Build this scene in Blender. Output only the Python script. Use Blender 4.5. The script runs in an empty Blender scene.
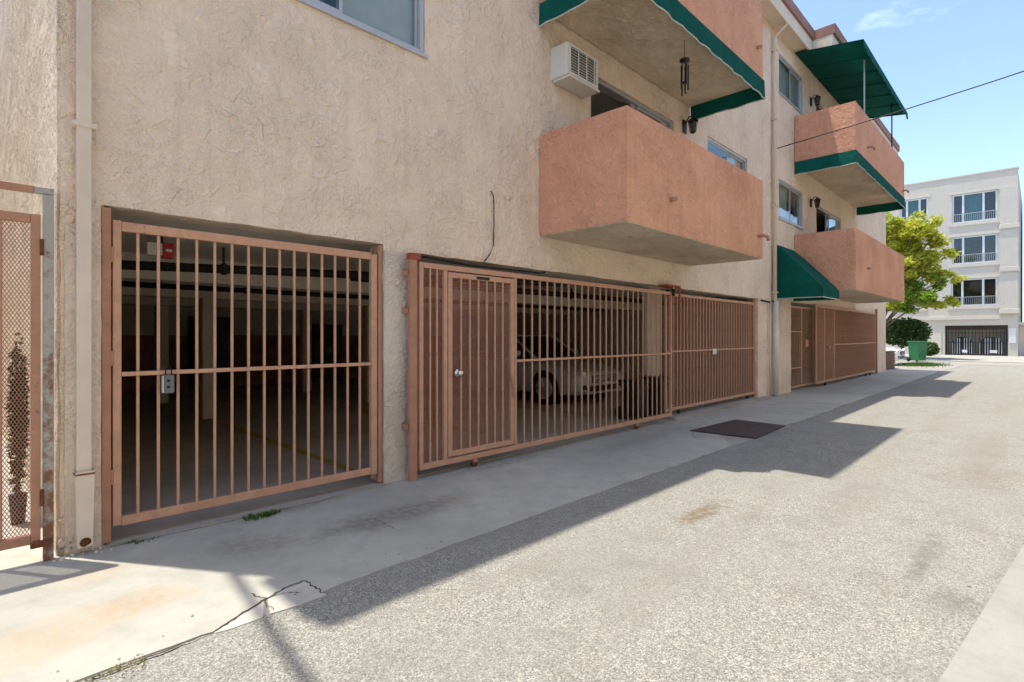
import bpy, bmesh, math, random
from mathutils import Vector, noise
random.seed(7)
SC = bpy.context.scene
COL = SC.collection
R = math.radians

# ------------------------------------------------------------------ camera, sky, sun, exposure
FPX, HOR, VPX, CAMY, CAMH = 540.0, 336.0, 1040.0, -4.46, 1.40
cam_d = bpy.data.cameras.new('camera'); cam = bpy.data.objects.new('camera', cam_d); COL.objects.link(cam)
YAW = math.atan((VPX - 512) / FPX)                      # angle between view axis and the alley
cam.location = (0, CAMY, CAMH); cam.rotation_euler = (R(90), 0, YAW - R(90))
cam_d.sensor_width = 36; cam_d.lens = FPX / 1024 * 36
cam_d.shift_y = -(341 - HOR) / 1024
cam_d.clip_start = 0.05; cam_d.clip_end = 2000
SC.camera = cam
KX, KY = 0.114, 0.177                                   # shadow shift per metre of height
SUN_EL = math.atan(1 / math.hypot(KX, KY))
W = bpy.data.worlds.new('World'); SC.world = W; W.use_nodes = True
wn, wl = W.node_tree.nodes, W.node_tree.links
wn.clear()
sky = wn.new('ShaderNodeTexSky'); sky.sky_type = 'NISHITA'; sky.sun_disc = False
sky.sun_elevation = SUN_EL; sky.sun_rotation = math.atan2(-KX, KY)
sky.air_density = 0.85; sky.dust_density = 0.9; sky.ozone_density = 0.9
wtc = wn.new('ShaderNodeTexCoord'); wmp = wn.new('ShaderNodeMapping')
wmp.inputs['Scale'].default_value = (1.0, 1.0, 3.2); wmp.inputs['Location'].default_value = (0.35, 0.2, 0.1)
wno = wn.new('ShaderNodeTexNoise'); wno.inputs['Scale'].default_value = 2.1; wno.inputs['Detail'].default_value = 7
wno.inputs['Roughness'].default_value = 0.6
wrp = wn.new('ShaderNodeMapRange'); wrp.inputs[1].default_value = 0.57; wrp.inputs[2].default_value = 0.82
wrp.inputs[3].default_value = 0.0; wrp.inputs[4].default_value = 0.55
wmx = wn.new('ShaderNodeMixRGB'); wmx.inputs[2].default_value = (8.5, 8.8, 9.2, 1)
wbg = wn.new('ShaderNodeBackground'); wbg.inputs['Strength'].default_value = 0.108
wou = wn.new('ShaderNodeOutputWorld')
wl.new(wtc.outputs['Generated'], wmp.inputs[0]); wl.new(wmp.outputs[0], wno.inputs['Vector'])
wl.new(wno.outputs[0], wrp.inputs[0]); wl.new(wrp.outputs[0], wmx.inputs[0])
wl.new(sky.outputs[0], wmx.inputs[1]); wl.new(wmx.outputs[0], wbg.inputs[0]); wl.new(wbg.outputs[0], wou.inputs[0])
sun_d = bpy.data.lights.new('sun', 'SUN'); sun_d.energy = 1.80; sun_d.angle = R(0.53); sun_d.color = (1.0, 0.94, 0.85)
sun = bpy.data.objects.new('sun', sun_d); COL.objects.link(sun); sun.location = (-10, 20, 60)
sun.rotation_euler = Vector((KX, -KY, -1)).to_track_quat('-Z', 'Y').to_euler()
SC.view_settings.view_transform = 'Standard'; SC.view_settings.look = 'None'
SC.view_settings.gamma = 1; SC.view_settings.use_curve_mapping = False
SC.view_settings.exposure = 1.67
SC.cycles.use_denoising = True
SC.cycles.use_adaptive_sampling = True; SC.cycles.adaptive_threshold = 0.02
SC.cycles.max_bounces = 8; SC.cycles.diffuse_bounces = 6; SC.cycles.transparent_max_bounces = 8

# ------------------------------------------------------------------ pixel -> place helpers (direction only; depth from a plane)
def ray(px, py):
    u = (px - 512) / FPX; w = (HOR - py) / FPX
    return Vector((math.cos(YAW) + u * math.sin(YAW), math.sin(YAW) - u * math.cos(YAW), w))
def on_y(px, py, y=0.0):
    d = ray(px, py); t = (y - CAMY) / d.y
    return Vector((d.x * t, y, CAMH + d.z * t))
def on_x(px, py, x):
    d = ray(px, py); t = x / d.x
    return Vector((x, CAMY + d.y * t, CAMH + d.z * t))
def on_g(px, py, z=0.0):
    d = ray(px, py); t = (z - CAMH) / d.z
    return Vector((d.x * t, CAMY + d.y * t, z))

# ------------------------------------------------------------------ materials
MATS = {}
def nodes(name):
    m = bpy.data.materials.new(name); m.use_nodes = True
    nt = m.node_tree; b = nt.nodes['Principled BSDF']; MATS[name] = m
    return m, nt, b
def N(nt, t, **kw):
    n = nt.nodes.new(t)
    for k, v in kw.items():
        if k in n.inputs.keys() if isinstance(k, str) else False: n.inputs[k].default_value = v
        else: setattr(n, k, v)
    return n
def tex_noise(nt, vec, scale, detail=4, rough=0.55, dist=0.0):
    n = nt.nodes.new('ShaderNodeTexNoise'); n.inputs['Scale'].default_value = scale
    n.inputs['Detail'].default_value = detail; n.inputs['Roughness'].default_value = rough
    n.inputs['Distortion'].default_value = dist; nt.links.new(vec, n.inputs['Vector']); return n.outputs[0]
def rng(nt, v, a, b, c=0.0, d=1.0, smooth=False):
    n = nt.nodes.new('ShaderNodeMapRange')
    if smooth: n.interpolation_type = 'SMOOTHSTEP'
    for i, x in enumerate((a, b, c, d)): n.inputs[i + 1].default_value = x
    nt.links.new(v, n.inputs[0]); return n.outputs[0]
def mth(nt, op, a, b):
    n = nt.nodes.new('ShaderNodeMath'); n.operation = op
    for i, x in enumerate((a, b)):
        if isinstance(x, (int, float)): n.inputs[i].default_value = x
        else: nt.links.new(x, n.inputs[i])
    return n.outputs[0]
def mixc(nt, f, a, b, mode='MIX'):
    n = nt.nodes.new('ShaderNodeMixRGB'); n.blend_type = mode
    for i, x in enumerate((f, a, b)):
        if isinstance(x, (int, float)): n.inputs[i].default_value = x
        elif isinstance(x, tuple): n.inputs[i].default_value = (*x[:3], 1)
        else: nt.links.new(x, n.inputs[i])
    return n.outputs[0]
def bump(nt, b, h, dist, strength=1.0, prev=None):
    n = nt.nodes.new('ShaderNodeBump'); n.inputs['Distance'].default_value = dist; n.inputs['Strength'].default_value = strength
    nt.links.new(h, n.inputs['Height'])
    if prev is not None: nt.links.new(prev, n.inputs['Normal'])
    nt.links.new(n.outputs[0], b.inputs['Normal']); return n.outputs[0]
def coord(nt, scale=None, rot=None, which='Object'):
    t = nt.nodes.new('ShaderNodeTexCoord')
    if scale is None and rot is None: return t.outputs[which]
    m = nt.nodes.new('ShaderNodeMapping')
    if scale: m.inputs['Scale'].default_value = scale
    if rot: m.inputs['Rotation'].default_value = rot
    nt.links.new(t.outputs[which], m.inputs[0]); return m.outputs[0]
def spot(nt, c, rad, seed_scale=5.0, wob=0.5):
    """soft irregular stain mask about a world point (object space == world for the ground sheets)"""
    co = coord(nt)
    s = nt.nodes.new('ShaderNodeVectorMath'); s.operation = 'SUBTRACT'; nt.links.new(co, s.inputs[0]); s.inputs[1].default_value = c
    d = nt.nodes.new('ShaderNodeVectorMath'); d.operation = 'DIVIDE'; nt.links.new(s.outputs[0], d.inputs[0]); d.inputs[1].default_value = rad
    l = nt.nodes.new('ShaderNodeVectorMath'); l.operation = 'LENGTH'; nt.links.new(d.outputs[0], l.inputs[0])
    nz = tex_noise(nt, co, seed_scale, 5, 0.65)
    v = mth(nt, 'ADD', l.outputs['Value'], mth(nt, 'MULTIPLY', mth(nt, 'SUBTRACT', nz, 0.5), wob * 2.2))
    g = rng(nt, tex_noise(nt, co, 17, 6, 0.75), 0.36, 0.60, 0.25, 1.0)
    return mth(nt, 'MULTIPLY', rng(nt, v, 1.0, 0.2, 0, 1, True), g)

def simple(name, col, rough=0.6, metal=0.0, var=0.12, vscale=6.0, spec=0.4, bumpd=0.0, bscale=60.0):
    m, nt, b = nodes(name); co = coord(nt)
    n = tex_noise(nt, co, vscale, 5, 0.6)
    f = rng(nt, n, 0.3, 0.7, 1 - var, 1 + var)
    mul = nt.nodes.new('ShaderNodeVectorMath'); mul.operation = 'SCALE'; mul.inputs[0].default_value = col[:3]
    nt.links.new(f, mul.inputs['Scale']); nt.links.new(mul.outputs[0], b.inputs['Base Color'])
    b.inputs['Roughness'].default_value = rough; b.inputs['Metallic'].default_value = metal
    b.inputs['Specular IOR Level'].default_value = spec
    if bumpd: bump(nt, b, tex_noise(nt, co, bscale, 4, 0.6), bumpd)
    return m

def stucco(name, col, dark, rough_h=0.012, scl=1.0, soil=0.5):
    m, nt, b = nodes(name); co = coord(nt)
    big = tex_noise(nt, co, 0.9, 5, 0.65); mid = tex_noise(nt, co, 8.0 * scl, 4, 0.62, 0.7)
    c = mixc(nt, rng(nt, big, 0.35, 0.7, 0, soil), col, dark)
    c = mixc(nt, rng(nt, mid, 0.42, 0.72, 0, 0.55), c, tuple(x * 1.12 for x in col))
    fine = tex_noise(nt, co, 55, 4, 0.7)
    c = mixc(nt, rng(nt, fine, 0.35, 0.7, 0.28, 0.0), c, tuple(x * 0.62 for x in dark))
    # rain streaks running down
    st = tex_noise(nt, coord(nt, (7, 7, 0.35)), 1.3, 4, 0.6)
    c = mixc(nt, rng(nt, st, 0.56, 0.8, 0, 0.38), c, tuple(x * 0.72 for x in dark))
    nt.links.new(c, b.inputs['Base Color'])
    b.inputs['Roughness'].default_value = 0.92; b.inputs['Specular IOR Level'].default_value = 0.15
    # skip-trowel relief: low torn plateaus, sparse strokes in two directions, sand grain
    h1 = rng(nt, mid, 0.47, 0.62, 0, 1, True)
    xyz = nt.nodes.new('ShaderNodeSeparateXYZ'); nt.links.new(co, xyz.inputs[0])
    cb = nt.nodes.new('ShaderNodeCombineXYZ'); nt.links.new(mth(nt, 'ADD', xyz.outputs[0], xyz.outputs[1]), cb.inputs[0]); nt.links.new(xyz.outputs[2], cb.inputs[1])
    def strokes(sc, wid, ln, act):
        v = nt.nodes.new('ShaderNodeTexVoronoi'); v.voronoi_dimensions = '2D'; v.inputs['Scale'].default_value = sc * scl; nt.links.new(cb.outputs[0], v.inputs['Vector'])
        d = nt.nodes.new('ShaderNodeVectorMath'); d.operation = 'SUBTRACT'; nt.links.new(cb.outputs[0], d.inputs[0]); nt.links.new(v.outputs['Position'], d.inputs[1])
        cs = nt.nodes.new('ShaderNodeSeparateColor'); nt.links.new(v.outputs['Color'], cs.inputs[0])
        ro = nt.nodes.new('ShaderNodeVectorRotate'); ro.rotation_type = 'Z_AXIS'; nt.links.new(d.outputs[0], ro.inputs['Vector']); nt.links.new(mth(nt, 'MULTIPLY', cs.outputs[0], 6.283), ro.inputs['Angle'])
        q = nt.nodes.new('ShaderNodeSeparateXYZ'); nt.links.new(ro.outputs[0], q.inputs[0])
        bend = mth(nt, 'ADD', q.outputs[1], mth(nt, 'MULTIPLY', mth(nt, 'MULTIPLY', q.outputs[0], q.outputs[0]), 0.9))
        saw = mth(nt, 'MULTIPLY', rng(nt, bend, -wid * .22, 0.0, 0, 1, True), rng(nt, bend, 0.0, wid, 1, 0))
        au = nt.nodes.new('ShaderNodeMath'); au.operation = 'ABSOLUTE'; nt.links.new(q.outputs[0], au.inputs[0])
        m_ = mth(nt, 'MULTIPLY', saw, rng(nt, au.outputs[0], ln, ln * .55, 0, 1, True))
        return mth(nt, 'MULTIPLY', m_, rng(nt, cs.outputs[1], act, act + .25, 0, 1))
    sa = strokes(4.8, .034, .085, .30); sb = strokes(10.5, .018, .04, .15)
    zone = rng(nt, tex_noise(nt, co, 1.7, 3, 0.6), 0.36, 0.66, 0.35, 1.25)
    h = mth(nt, 'ADD', mth(nt, 'MULTIPLY', h1, 0.62), mth(nt, 'ADD', mth(nt, 'MULTIPLY', sa, 0.7), mth(nt, 'ADD', mth(nt, 'MULTIPLY', sb, 0.22), mth(nt, 'MULTIPLY', tex_noise(nt, co, 11, 2, 0.6, 0.3), 1.6))))
    h = mth(nt, 'ADD', h, mth(nt, 'MULTIPLY', tex_noise(nt, co, 24, 3, 0.7), 1.7))
    h = mth(nt, 'MULTIPLY', mth(nt, 'ADD', h, mth(nt, 'MULTIPLY', fine, 0.4)), zone)
    bump(nt, b, h, rough_h, 0.85)
    return m

stucco('stucco_beige', (0.93, 0.765, 0.60), (0.76, 0.605, 0.465), 0.018, 1.0, 0.85)
stucco('stucco_rough', (0.88, 0.76, 0.61), (0.72, 0.60, 0.46), 0.022, 1.6, 0.4)
stucco('stucco_terracotta', (0.82, 0.44, 0.285), (0.62, 0.31, 0.195), 0.018, 1.3, 0.85)
stucco('stucco_soffit', (0.80, 0.665, 0.51), (0.50, 0.39, 0.27), 0.020, 1.1, 0.9)
stucco('stucco_far', (0.66, 0.60, 0.515), (0.61, 0.55, 0.465), 0.004, 1.5, 0.3)
stucco('stucco_far_band', (0.70, 0.635, 0.54), (0.62, 0.56, 0.47), 0.003, 1.5, 0.3)
stucco('stucco_opposite', (0.83, 0.72, 0.56), (0.76, 0.65, 0.50), 0.008, 1.0, 0.3)
stucco('plaster_pillar', (0.80, 0.67, 0.54), (0.60, 0.49, 0.385), 0.009, 1.8, 0.7)
stucco('pillar_grey', (0.78, 0.69, 0.59), (0.56, 0.48, 0.40), 0.012, 1.6, 0.9)
stucco('garage_plaster', (0.74, 0.67, 0.57), (0.60, 0.54, 0.45), 0.004, 1.5, 0.6)
simple('garage_dado', (0.30, 0.15, 0.105), 0.8, var=0.3, vscale=3)
stucco('garage_ceiling', (0.74, 0.68, 0.58), (0.62, 0.56, 0.47), 0.004, 1.5, 0.6)

def gate_paint(name, col):
    m, nt, b = nodes(name); co = coord(nt)
    n = tex_noise(nt, co, 9, 5, 0.65); f = tex_noise(nt, co, 70, 3, 0.6)
    c = mixc(nt, rng(nt, n, 0.35, 0.7), tuple(x * 0.88 for x in col), tuple(x * 1.10 for x in col))
    c = mixc(nt, rng(nt, tex_noise(nt, co, 16, 6, 0.7), 0.63, 0.74), c, (0.17, 0.072, 0.042))
    c = mixc(nt, rng(nt, f, 0.6, 0.8, 0, 0.25), c, (0.55, 0.36, 0.27))
    nt.links.new(c, b.inputs['Base Color']); b.inputs['Roughness'].default_value = 0.62
    b.inputs['Specular IOR Level'].default_value = 0.25; bump(nt, b, f, 0.0012)
    return m
gate_paint('gate_paint', (0.57, 0.325, 0.21))
gate_paint('gate_paint_deep', (0.45, 0.235, 0.15))
gate_paint('gate_mesh_paint', (0.40, 0.205, 0.14))
gate_paint('gate_cap', (0.33, 0.085, 0.055))

def concrete(name, a, bcol, sp=(), rel=0.003):
    m, nt, b = nodes(name); co = coord(nt)
    big = tex_noise(nt, co, 0.55, 6, 0.65); mid = tex_noise(nt, co, 4, 6, 0.7); fine = tex_noise(nt, co, 90, 4, 0.7)
    c = mixc(nt, rng(nt, big, 0.38, 0.62), a, bcol)
    c = mixc(nt, rng(nt, mid, 0.45, 0.70, 0, 0.5), c, tuple(x * 0.72 for x in bcol))
    c = mixc(nt, rng(nt, fine, 0.55, 0.75, 0, 0.4), c, tuple(x * 0.6 for x in bcol))
    for (pt, rad, col, amt) in sp:
        mk = spot(nt, pt, rad)
        c = mixc(nt, mth(nt, 'MULTIPLY', mk, amt), c, col)
    nt.links.new(c, b.inputs['Base Color']); b.inputs['Roughness'].default_value = 0.9
    b.inputs['Specular IOR Level'].default_value = 0.2
    h = mth(nt, 'ADD', mth(nt, 'MULTIPLY', mid, 1.2), mth(nt, 'MULTIPLY', fine, 0.6)); bump(nt, b, h, rel)
    return m
def gp(px, py): p = on_g(px, py); return (p.x, p.y, 0.0)
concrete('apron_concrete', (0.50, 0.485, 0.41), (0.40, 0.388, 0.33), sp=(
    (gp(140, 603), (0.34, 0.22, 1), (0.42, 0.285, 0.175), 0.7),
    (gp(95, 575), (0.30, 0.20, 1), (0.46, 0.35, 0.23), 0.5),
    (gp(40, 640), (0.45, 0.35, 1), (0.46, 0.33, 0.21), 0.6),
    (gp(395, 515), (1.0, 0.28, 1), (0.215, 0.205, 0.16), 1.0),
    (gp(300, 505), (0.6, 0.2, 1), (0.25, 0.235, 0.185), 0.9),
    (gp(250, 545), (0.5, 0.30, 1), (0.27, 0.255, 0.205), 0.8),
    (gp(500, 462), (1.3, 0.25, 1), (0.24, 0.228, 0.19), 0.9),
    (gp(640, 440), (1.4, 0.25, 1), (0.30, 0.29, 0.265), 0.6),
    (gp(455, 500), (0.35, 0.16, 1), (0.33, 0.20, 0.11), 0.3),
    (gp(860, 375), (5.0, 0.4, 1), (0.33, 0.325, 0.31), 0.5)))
concrete('broken_concrete', (0.56, 0.535, 0.46), (0.50, 0.475, 0.41))
concrete('slab_edge_concrete', (0.43, 0.39, 0.33), (0.34, 0.305, 0.255))
concrete('kerb_concrete', (0.37, 0.36, 0.315), (0.33, 0.32, 0.28))
concrete('walk_concrete', (0.43, 0.415, 0.36), (0.385, 0.37, 0.32))
concrete('gutter_concrete', (0.37, 0.345, 0.30), (0.32, 0.298, 0.258))
concrete('garage_floor', (0.52, 0.465, 0.39), (0.40, 0.355, 0.295))

def asphalt(name):
    m, nt, b = nodes(name); co = coord(nt)
    v = nt.nodes.new('ShaderNodeTexVoronoi'); v.inputs['Scale'].default_value = 160; nt.links.new(co, v.inputs['Vector'])
    sep = nt.nodes.new('ShaderNodeSeparateColor'); nt.links.new(v.outputs['Color'], sep.inputs[0])
    r = nt.nodes.new('ShaderNodeValToRGB'); e = r.color_ramp.elements
    e[0].position = 0.0; e[0].color = (0.114, 0.111, 0.095, 1); e[1].position = 1.0; e[1].color = (0.56, 0.53, 0.445, 1)
    for p, c in ((0.18, (0.209, 0.205, 0.176, 1)), (0.45, (0.285, 0.276, 0.234, 1)), (0.78, (0.380, 0.369, 0.312, 1))):
        x = e.new(p); x.color = c
    nt.links.new(sep.outputs[0], r.inputs[0])
    c = r.outputs[0]
    big = tex_noise(nt, co, 0.45, 6, 0.6); mid = tex_noise(nt, co, 2.6, 6, 0.7); fine = tex_noise(nt, co, 30, 4, 0.7)
    c = mixc(nt, rng(nt, big, 0.40, 0.62, 0.0, 0.45), c, (0.294, 0.291, 0.255))
    c = mixc(nt, rng(nt, mid, 0.5, 0.72, 0, 0.55), c, (0.199, 0.192, 0.161))
    c = mixc(nt, rng(nt, fine, 0.54, 0.68, 0, 0.5), c, (0.162, 0.157, 0.134))
    strk = tex_noise(nt, coord(nt, (0.25, 2.2, 1)), 1.2, 5, 0.6)
    c = mixc(nt, rng(nt, strk, 0.5, 0.72, 0, 0.5), c, (0.257, 0.237, 0.188))
    for (px, py, rad, col, amt) in ((700, 512, (0.55, 0.14, 1), (0.190, 0.136, 0.089), 1.0),
            (985, 475, (0.9, 0.4, 1), (0.228, 0.182, 0.139), 0.55), (930, 548, (0.6, 0.10, 1), (0.162, 0.162, 0.139), 0.75), (915, 575, (0.4, 0.06, 1), (0.152, 0.151, 0.129), 0.7), (600, 560, (0.9, 0.35, 1), (0.228, 0.232, 0.198), 0.4), (480, 650, (0.5, 0.3, 1), (0.228, 0.232, 0.198), 0.4),
            (960, 600, (0.22, 0.2, 1), (0.162, 0.162, 0.144), 0.6), (990, 445, (1.8, 0.3, 1), (0.247, 0.217, 0.173), 0.4),
            (930, 375, (3.0, 0.5, 1), (0.237, 0.242, 0.218), 0.4)):
        mk = spot(nt, gp(px, py), rad, 6.0, 0.8); c = mixc(nt, mth(nt, 'MULTIPLY', mk, amt), c, col)
    nt.links.new(c, b.inputs['Base Color']); b.inputs['Roughness'].default_value = 0.93
    b.inputs['Specular IOR Level'].default_value = 0.2
    h = mth(nt, 'ADD', mth(nt, 'MULTIPLY', rng(nt, v.outputs['Distance'], 0.0, 0.7, 1, 0), 0.5), mth(nt, 'ADD', mth(nt, 'MULTIPLY', fine, 1.0), mth(nt, 'MULTIPLY', mid, 2.0)))
    bump(nt, b, h, 0.005)
asphalt('asphalt')
simple('crack_dirt', (0.055, 0.044, 0.034), 1.0, var=0.5, vscale=20)
simple('soil', (0.16, 0.125, 0.09), 1.0, var=0.35, vscale=8, bumpd=0.02)
simple('earth', (0.24, 0.22, 0.18), 1.0, var=0.3, vscale=0.4)
simple('steel_plate', (0.085, 0.062, 0.052), 0.7, 0.25, var=0.35, vscale=7, bumpd=0.002)
simple('yellow_line', (0.36, 0.27, 0.05), 0.85, var=0.4, vscale=9)
simple('white_metal', (0.62, 0.58, 0.53), 0.5, var=0.06)
simple('downspout_paint', (0.70, 0.59, 0.475), 0.5, var=0.08, vscale=4)
simple('downspout_white', (0.66, 0.62, 0.56), 0.5, var=0.12, vscale=4)
simple('rust', (0.16, 0.06, 0.028), 0.95, var=0.5, vscale=25, bumpd=0.002)
simple('alu_frame', (0.50, 0.51, 0.52), 0.45, 0.5, var=0.05)
simple('black_iron', (0.018, 0.017, 0.017), 0.55, var=0.3)
simple('dark_pipe', (0.022, 0.02, 0.019), 0.7, var=0.4)
simple('bronze', (0.05, 0.035, 0.028), 0.4, 0.6, var=0.2)
simple('chrome', (0.75, 0.74, 0.72), 0.22, 1.0, var=0.05)
simple('roof_brown', (0.30, 0.15, 0.115), 0.8, var=0.18, vscale=3)
simple('fascia_cream', (0.70, 0.59, 0.46), 0.75, var=0.07)
simple('tar_roof', (0.28, 0.27, 0.26), 0.95, var=0.2)
simple('red_plastic', (0.42, 0.02, 0.02), 0.5)
simple('white_plastic', (0.68, 0.66, 0.62), 0.5, var=0.05)
simple('grey_plastic', (0.16, 0.165, 0.17), 0.5, var=0.1)
simple('black_plastic', (0.014, 0.014, 0.015), 0.45, var=0.2)
simple('bin_green', (0.02, 0.16, 0.05), 0.5, var=0.1)
simple('rubber', (0.015, 0.015, 0.015), 0.85)
simple('brick_brown', (0.19, 0.09, 0.068), 0.9, var=0.25, vscale=9, bumpd=0.006, bscale=20)
simple('frame_white', (0.72, 0.73, 0.74), 0.5, var=0.04)
simple('curtain_teal', (0.08, 0.27, 0.27), 0.8, var=0.3, vscale=12)
simple('blind_pale', (0.66, 0.66, 0.61), 0.85, var=0.08)
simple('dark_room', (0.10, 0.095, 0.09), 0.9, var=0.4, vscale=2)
simple('neighbour_grey', (0.085, 0.09, 0.095), 0.9, var=0.3, vscale=1)
simple('bark', (0.20, 0.165, 0.13), 0.95, var=0.3, vscale=12, bumpd=0.01)
simple('terracotta_pot', (0.36, 0.15, 0.08), 0.85)
m = simple('cable', (0.02, 0.02, 0.02), 0.6)
def galv():
    m, nt, b = nodes('galvanised_rusty'); co = coord(nt)
    z = nt.nodes.new('ShaderNodeSeparateXYZ'); nt.links.new(co, z.inputs[0])
    n = tex_noise(nt, co, 11, 6, 0.7)
    rustm = rng(nt, mth(nt, 'SUBTRACT', n, mth(nt, 'MULTIPLY', z.outputs[2], 0.10)), 0.36, 0.52)
    c = mixc(nt, n, (0.36, 0.345, 0.30), (0.46, 0.44, 0.385)); c = mixc(nt, rustm, c, (0.22, 0.10, 0.05))
    nt.links.new(c, b.inputs['Base Color']); b.inputs['Roughness'].default_value = 0.7; b.inputs['Metallic'].default_value = 0.15
galv()
def canvas(name, col):
    m, nt, b = nodes(name); co = coord(nt)
    n = tex_noise(nt, co, 2.2, 5, 0.6)
    c = mixc(nt, rng(nt, n, 0.3, 0.7), tuple(x * 0.8 for x in col), tuple(x * 1.25 for x in col))
    nt.links.new(c, b.inputs['Base Color']); b.inputs['Roughness'].default_value = 0.8; b.inputs['Specular IOR Level'].default_value = 0.2
    wv = nt.nodes.new('ShaderNodeTexWave'); wv.inputs['Scale'].default_value = 90; nt.links.new(co, wv.inputs['Vector'])
    bump(nt, b, mth(nt, 'ADD', mth(nt, 'MULTIPLY', n, 3.0), mth(nt, 'MULTIPLY', wv.outputs['Fac'], 0.06)), 0.02)
    tr = nt.nodes.new('ShaderNodeBsdfTranslucent'); nt.links.new(c, tr.inputs['Color'])
    mx = nt.nodes.new('ShaderNodeMixShader'); mx.inputs[0].default_value = 0.38
    nt.links.new(b.outputs[0], mx.inputs[1]); nt.links.new(tr.outputs[0], mx.inputs[2])
    nt.links.new(mx.outputs[0], nt.nodes['Material Output'].inputs[0])
canvas('awning_green', (0.006, 0.15, 0.115))
simple('awning_trim', (0.50, 0.55, 0.50), 0.8)
def glass(name, tint, rough=0.03):
    m, nt, b = nodes(name); b.inputs['Base Color'].default_value = (*tint, 1); b.inputs['Roughness'].default_value = rough
    b.inputs['Specular IOR Level'].default_value = 0.9; b.inputs['Metallic'].default_value = 0.0
    gl = nt.nodes.new('ShaderNodeBsdfGlossy'); gl.inputs['Roughness'].default_value = rough; gl.inputs['Color'].default_value = (0.9, 0.95, 0.97, 1)
    tr = nt.nodes.new('ShaderNodeBsdfTransparent'); tr.inputs['Color'].default_value = (*tint, 1)
    lw_ = nt.nodes.new('ShaderNodeLayerWeight'); lw_.inputs['Blend'].default_value = 0.5
    ff = mth(nt, 'ADD', mth(nt, 'MULTIPLY', mth(nt, 'POWER', lw_.outputs['Facing'], 4.0), 0.75), 0.045)
    bn = nt.nodes.new('ShaderNodeBump'); bn.inputs['Distance'].default_value = 0.004
    nt.links.new(tex_noise(nt, coord(nt), 1.4, 2), bn.inputs['Height']); nt.links.new(bn.outputs[0], gl.inputs['Normal'])
    mx = nt.nodes.new('ShaderNodeMixShader'); nt.links.new(ff, mx.inputs[0])
    nt.links.new(tr.outputs[0], mx.inputs[1]); nt.links.new(gl.outputs[0], mx.inputs[2])
    nt.links.new(mx.outputs[0], nt.nodes['Material Output'].inputs[0]); return m
glass('window_glass', (0.82, 0.86, 0.86)); glass('car_glass', (0.25, 0.28, 0.28)); glass('lamp_glass', (0.85, 0.85, 0.82), 0.1)
def paint(name, col, metal=0.0):
    m, nt, b = nodes(name); b.inputs['Base Color'].default_value = (*col, 1); b.inputs['Metallic'].default_value = metal
    b.inputs['Roughness'].default_value = 0.35; b.inputs['Coat Weight'].default_value = 0.7; b.inputs['Coat Roughness'].default_value = 0.06
    n = tex_noise(nt, coord(nt), 5, 4); nt.links.new(rng(nt, n, 0.3, 0.7, 0.25, 0.5), b.inputs['Roughness'])
paint('car_silver', (0.50, 0.50, 0.50), 0.1); paint('car_white', (0.75, 0.77, 0.78))
def leaf(name, a, b2, transl=0.45):
    m, nt, b = nodes(name); g = nt.nodes.new('ShaderNodeNewGeometry')
    c = mixc(nt, g.outputs['Random Per Island'], a, b2)
    nt.links.new(c, b.inputs['Base Color']); b.inputs['Roughness'].default_value = 0.55; b.inputs['Specular IOR Level'].default_value = 0.25
    tr = nt.nodes.new('ShaderNodeBsdfTranslucent'); nt.links.new(c, tr.inputs['Color'])
    mx = nt.nodes.new('ShaderNodeMixShader'); mx.inputs[0].default_value = transl
    nt.links.new(b.outputs[0], mx.inputs[1]); nt.links.new(tr.outputs[0], mx.inputs[2])
    nt.links.new(mx.outputs[0], nt.nodes['Material Output'].inputs[0])
leaf('leaf_yellow', (0.36, 0.42, 0.04), (0.72, 0.68, 0.10), 0.5); leaf('leaf_green', (0.15, 0.28, 0.03), (0.36, 0.48, 0.06), 0.5)
leaf('leaf_hedge', (0.04, 0.085, 0.018), (0.11, 0.18, 0.04), 0.25); leaf('leaf_weed', (0.05, 0.12, 0.02), (0.13, 0.22, 0.04))
leaf('leaf_dry', (0.20, 0.19, 0.06), (0.34, 0.29, 0.12)); leaf('leaf_dark', (0.018, 0.035, 0.012), (0.05, 0.08, 0.03), 0.15)

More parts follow.
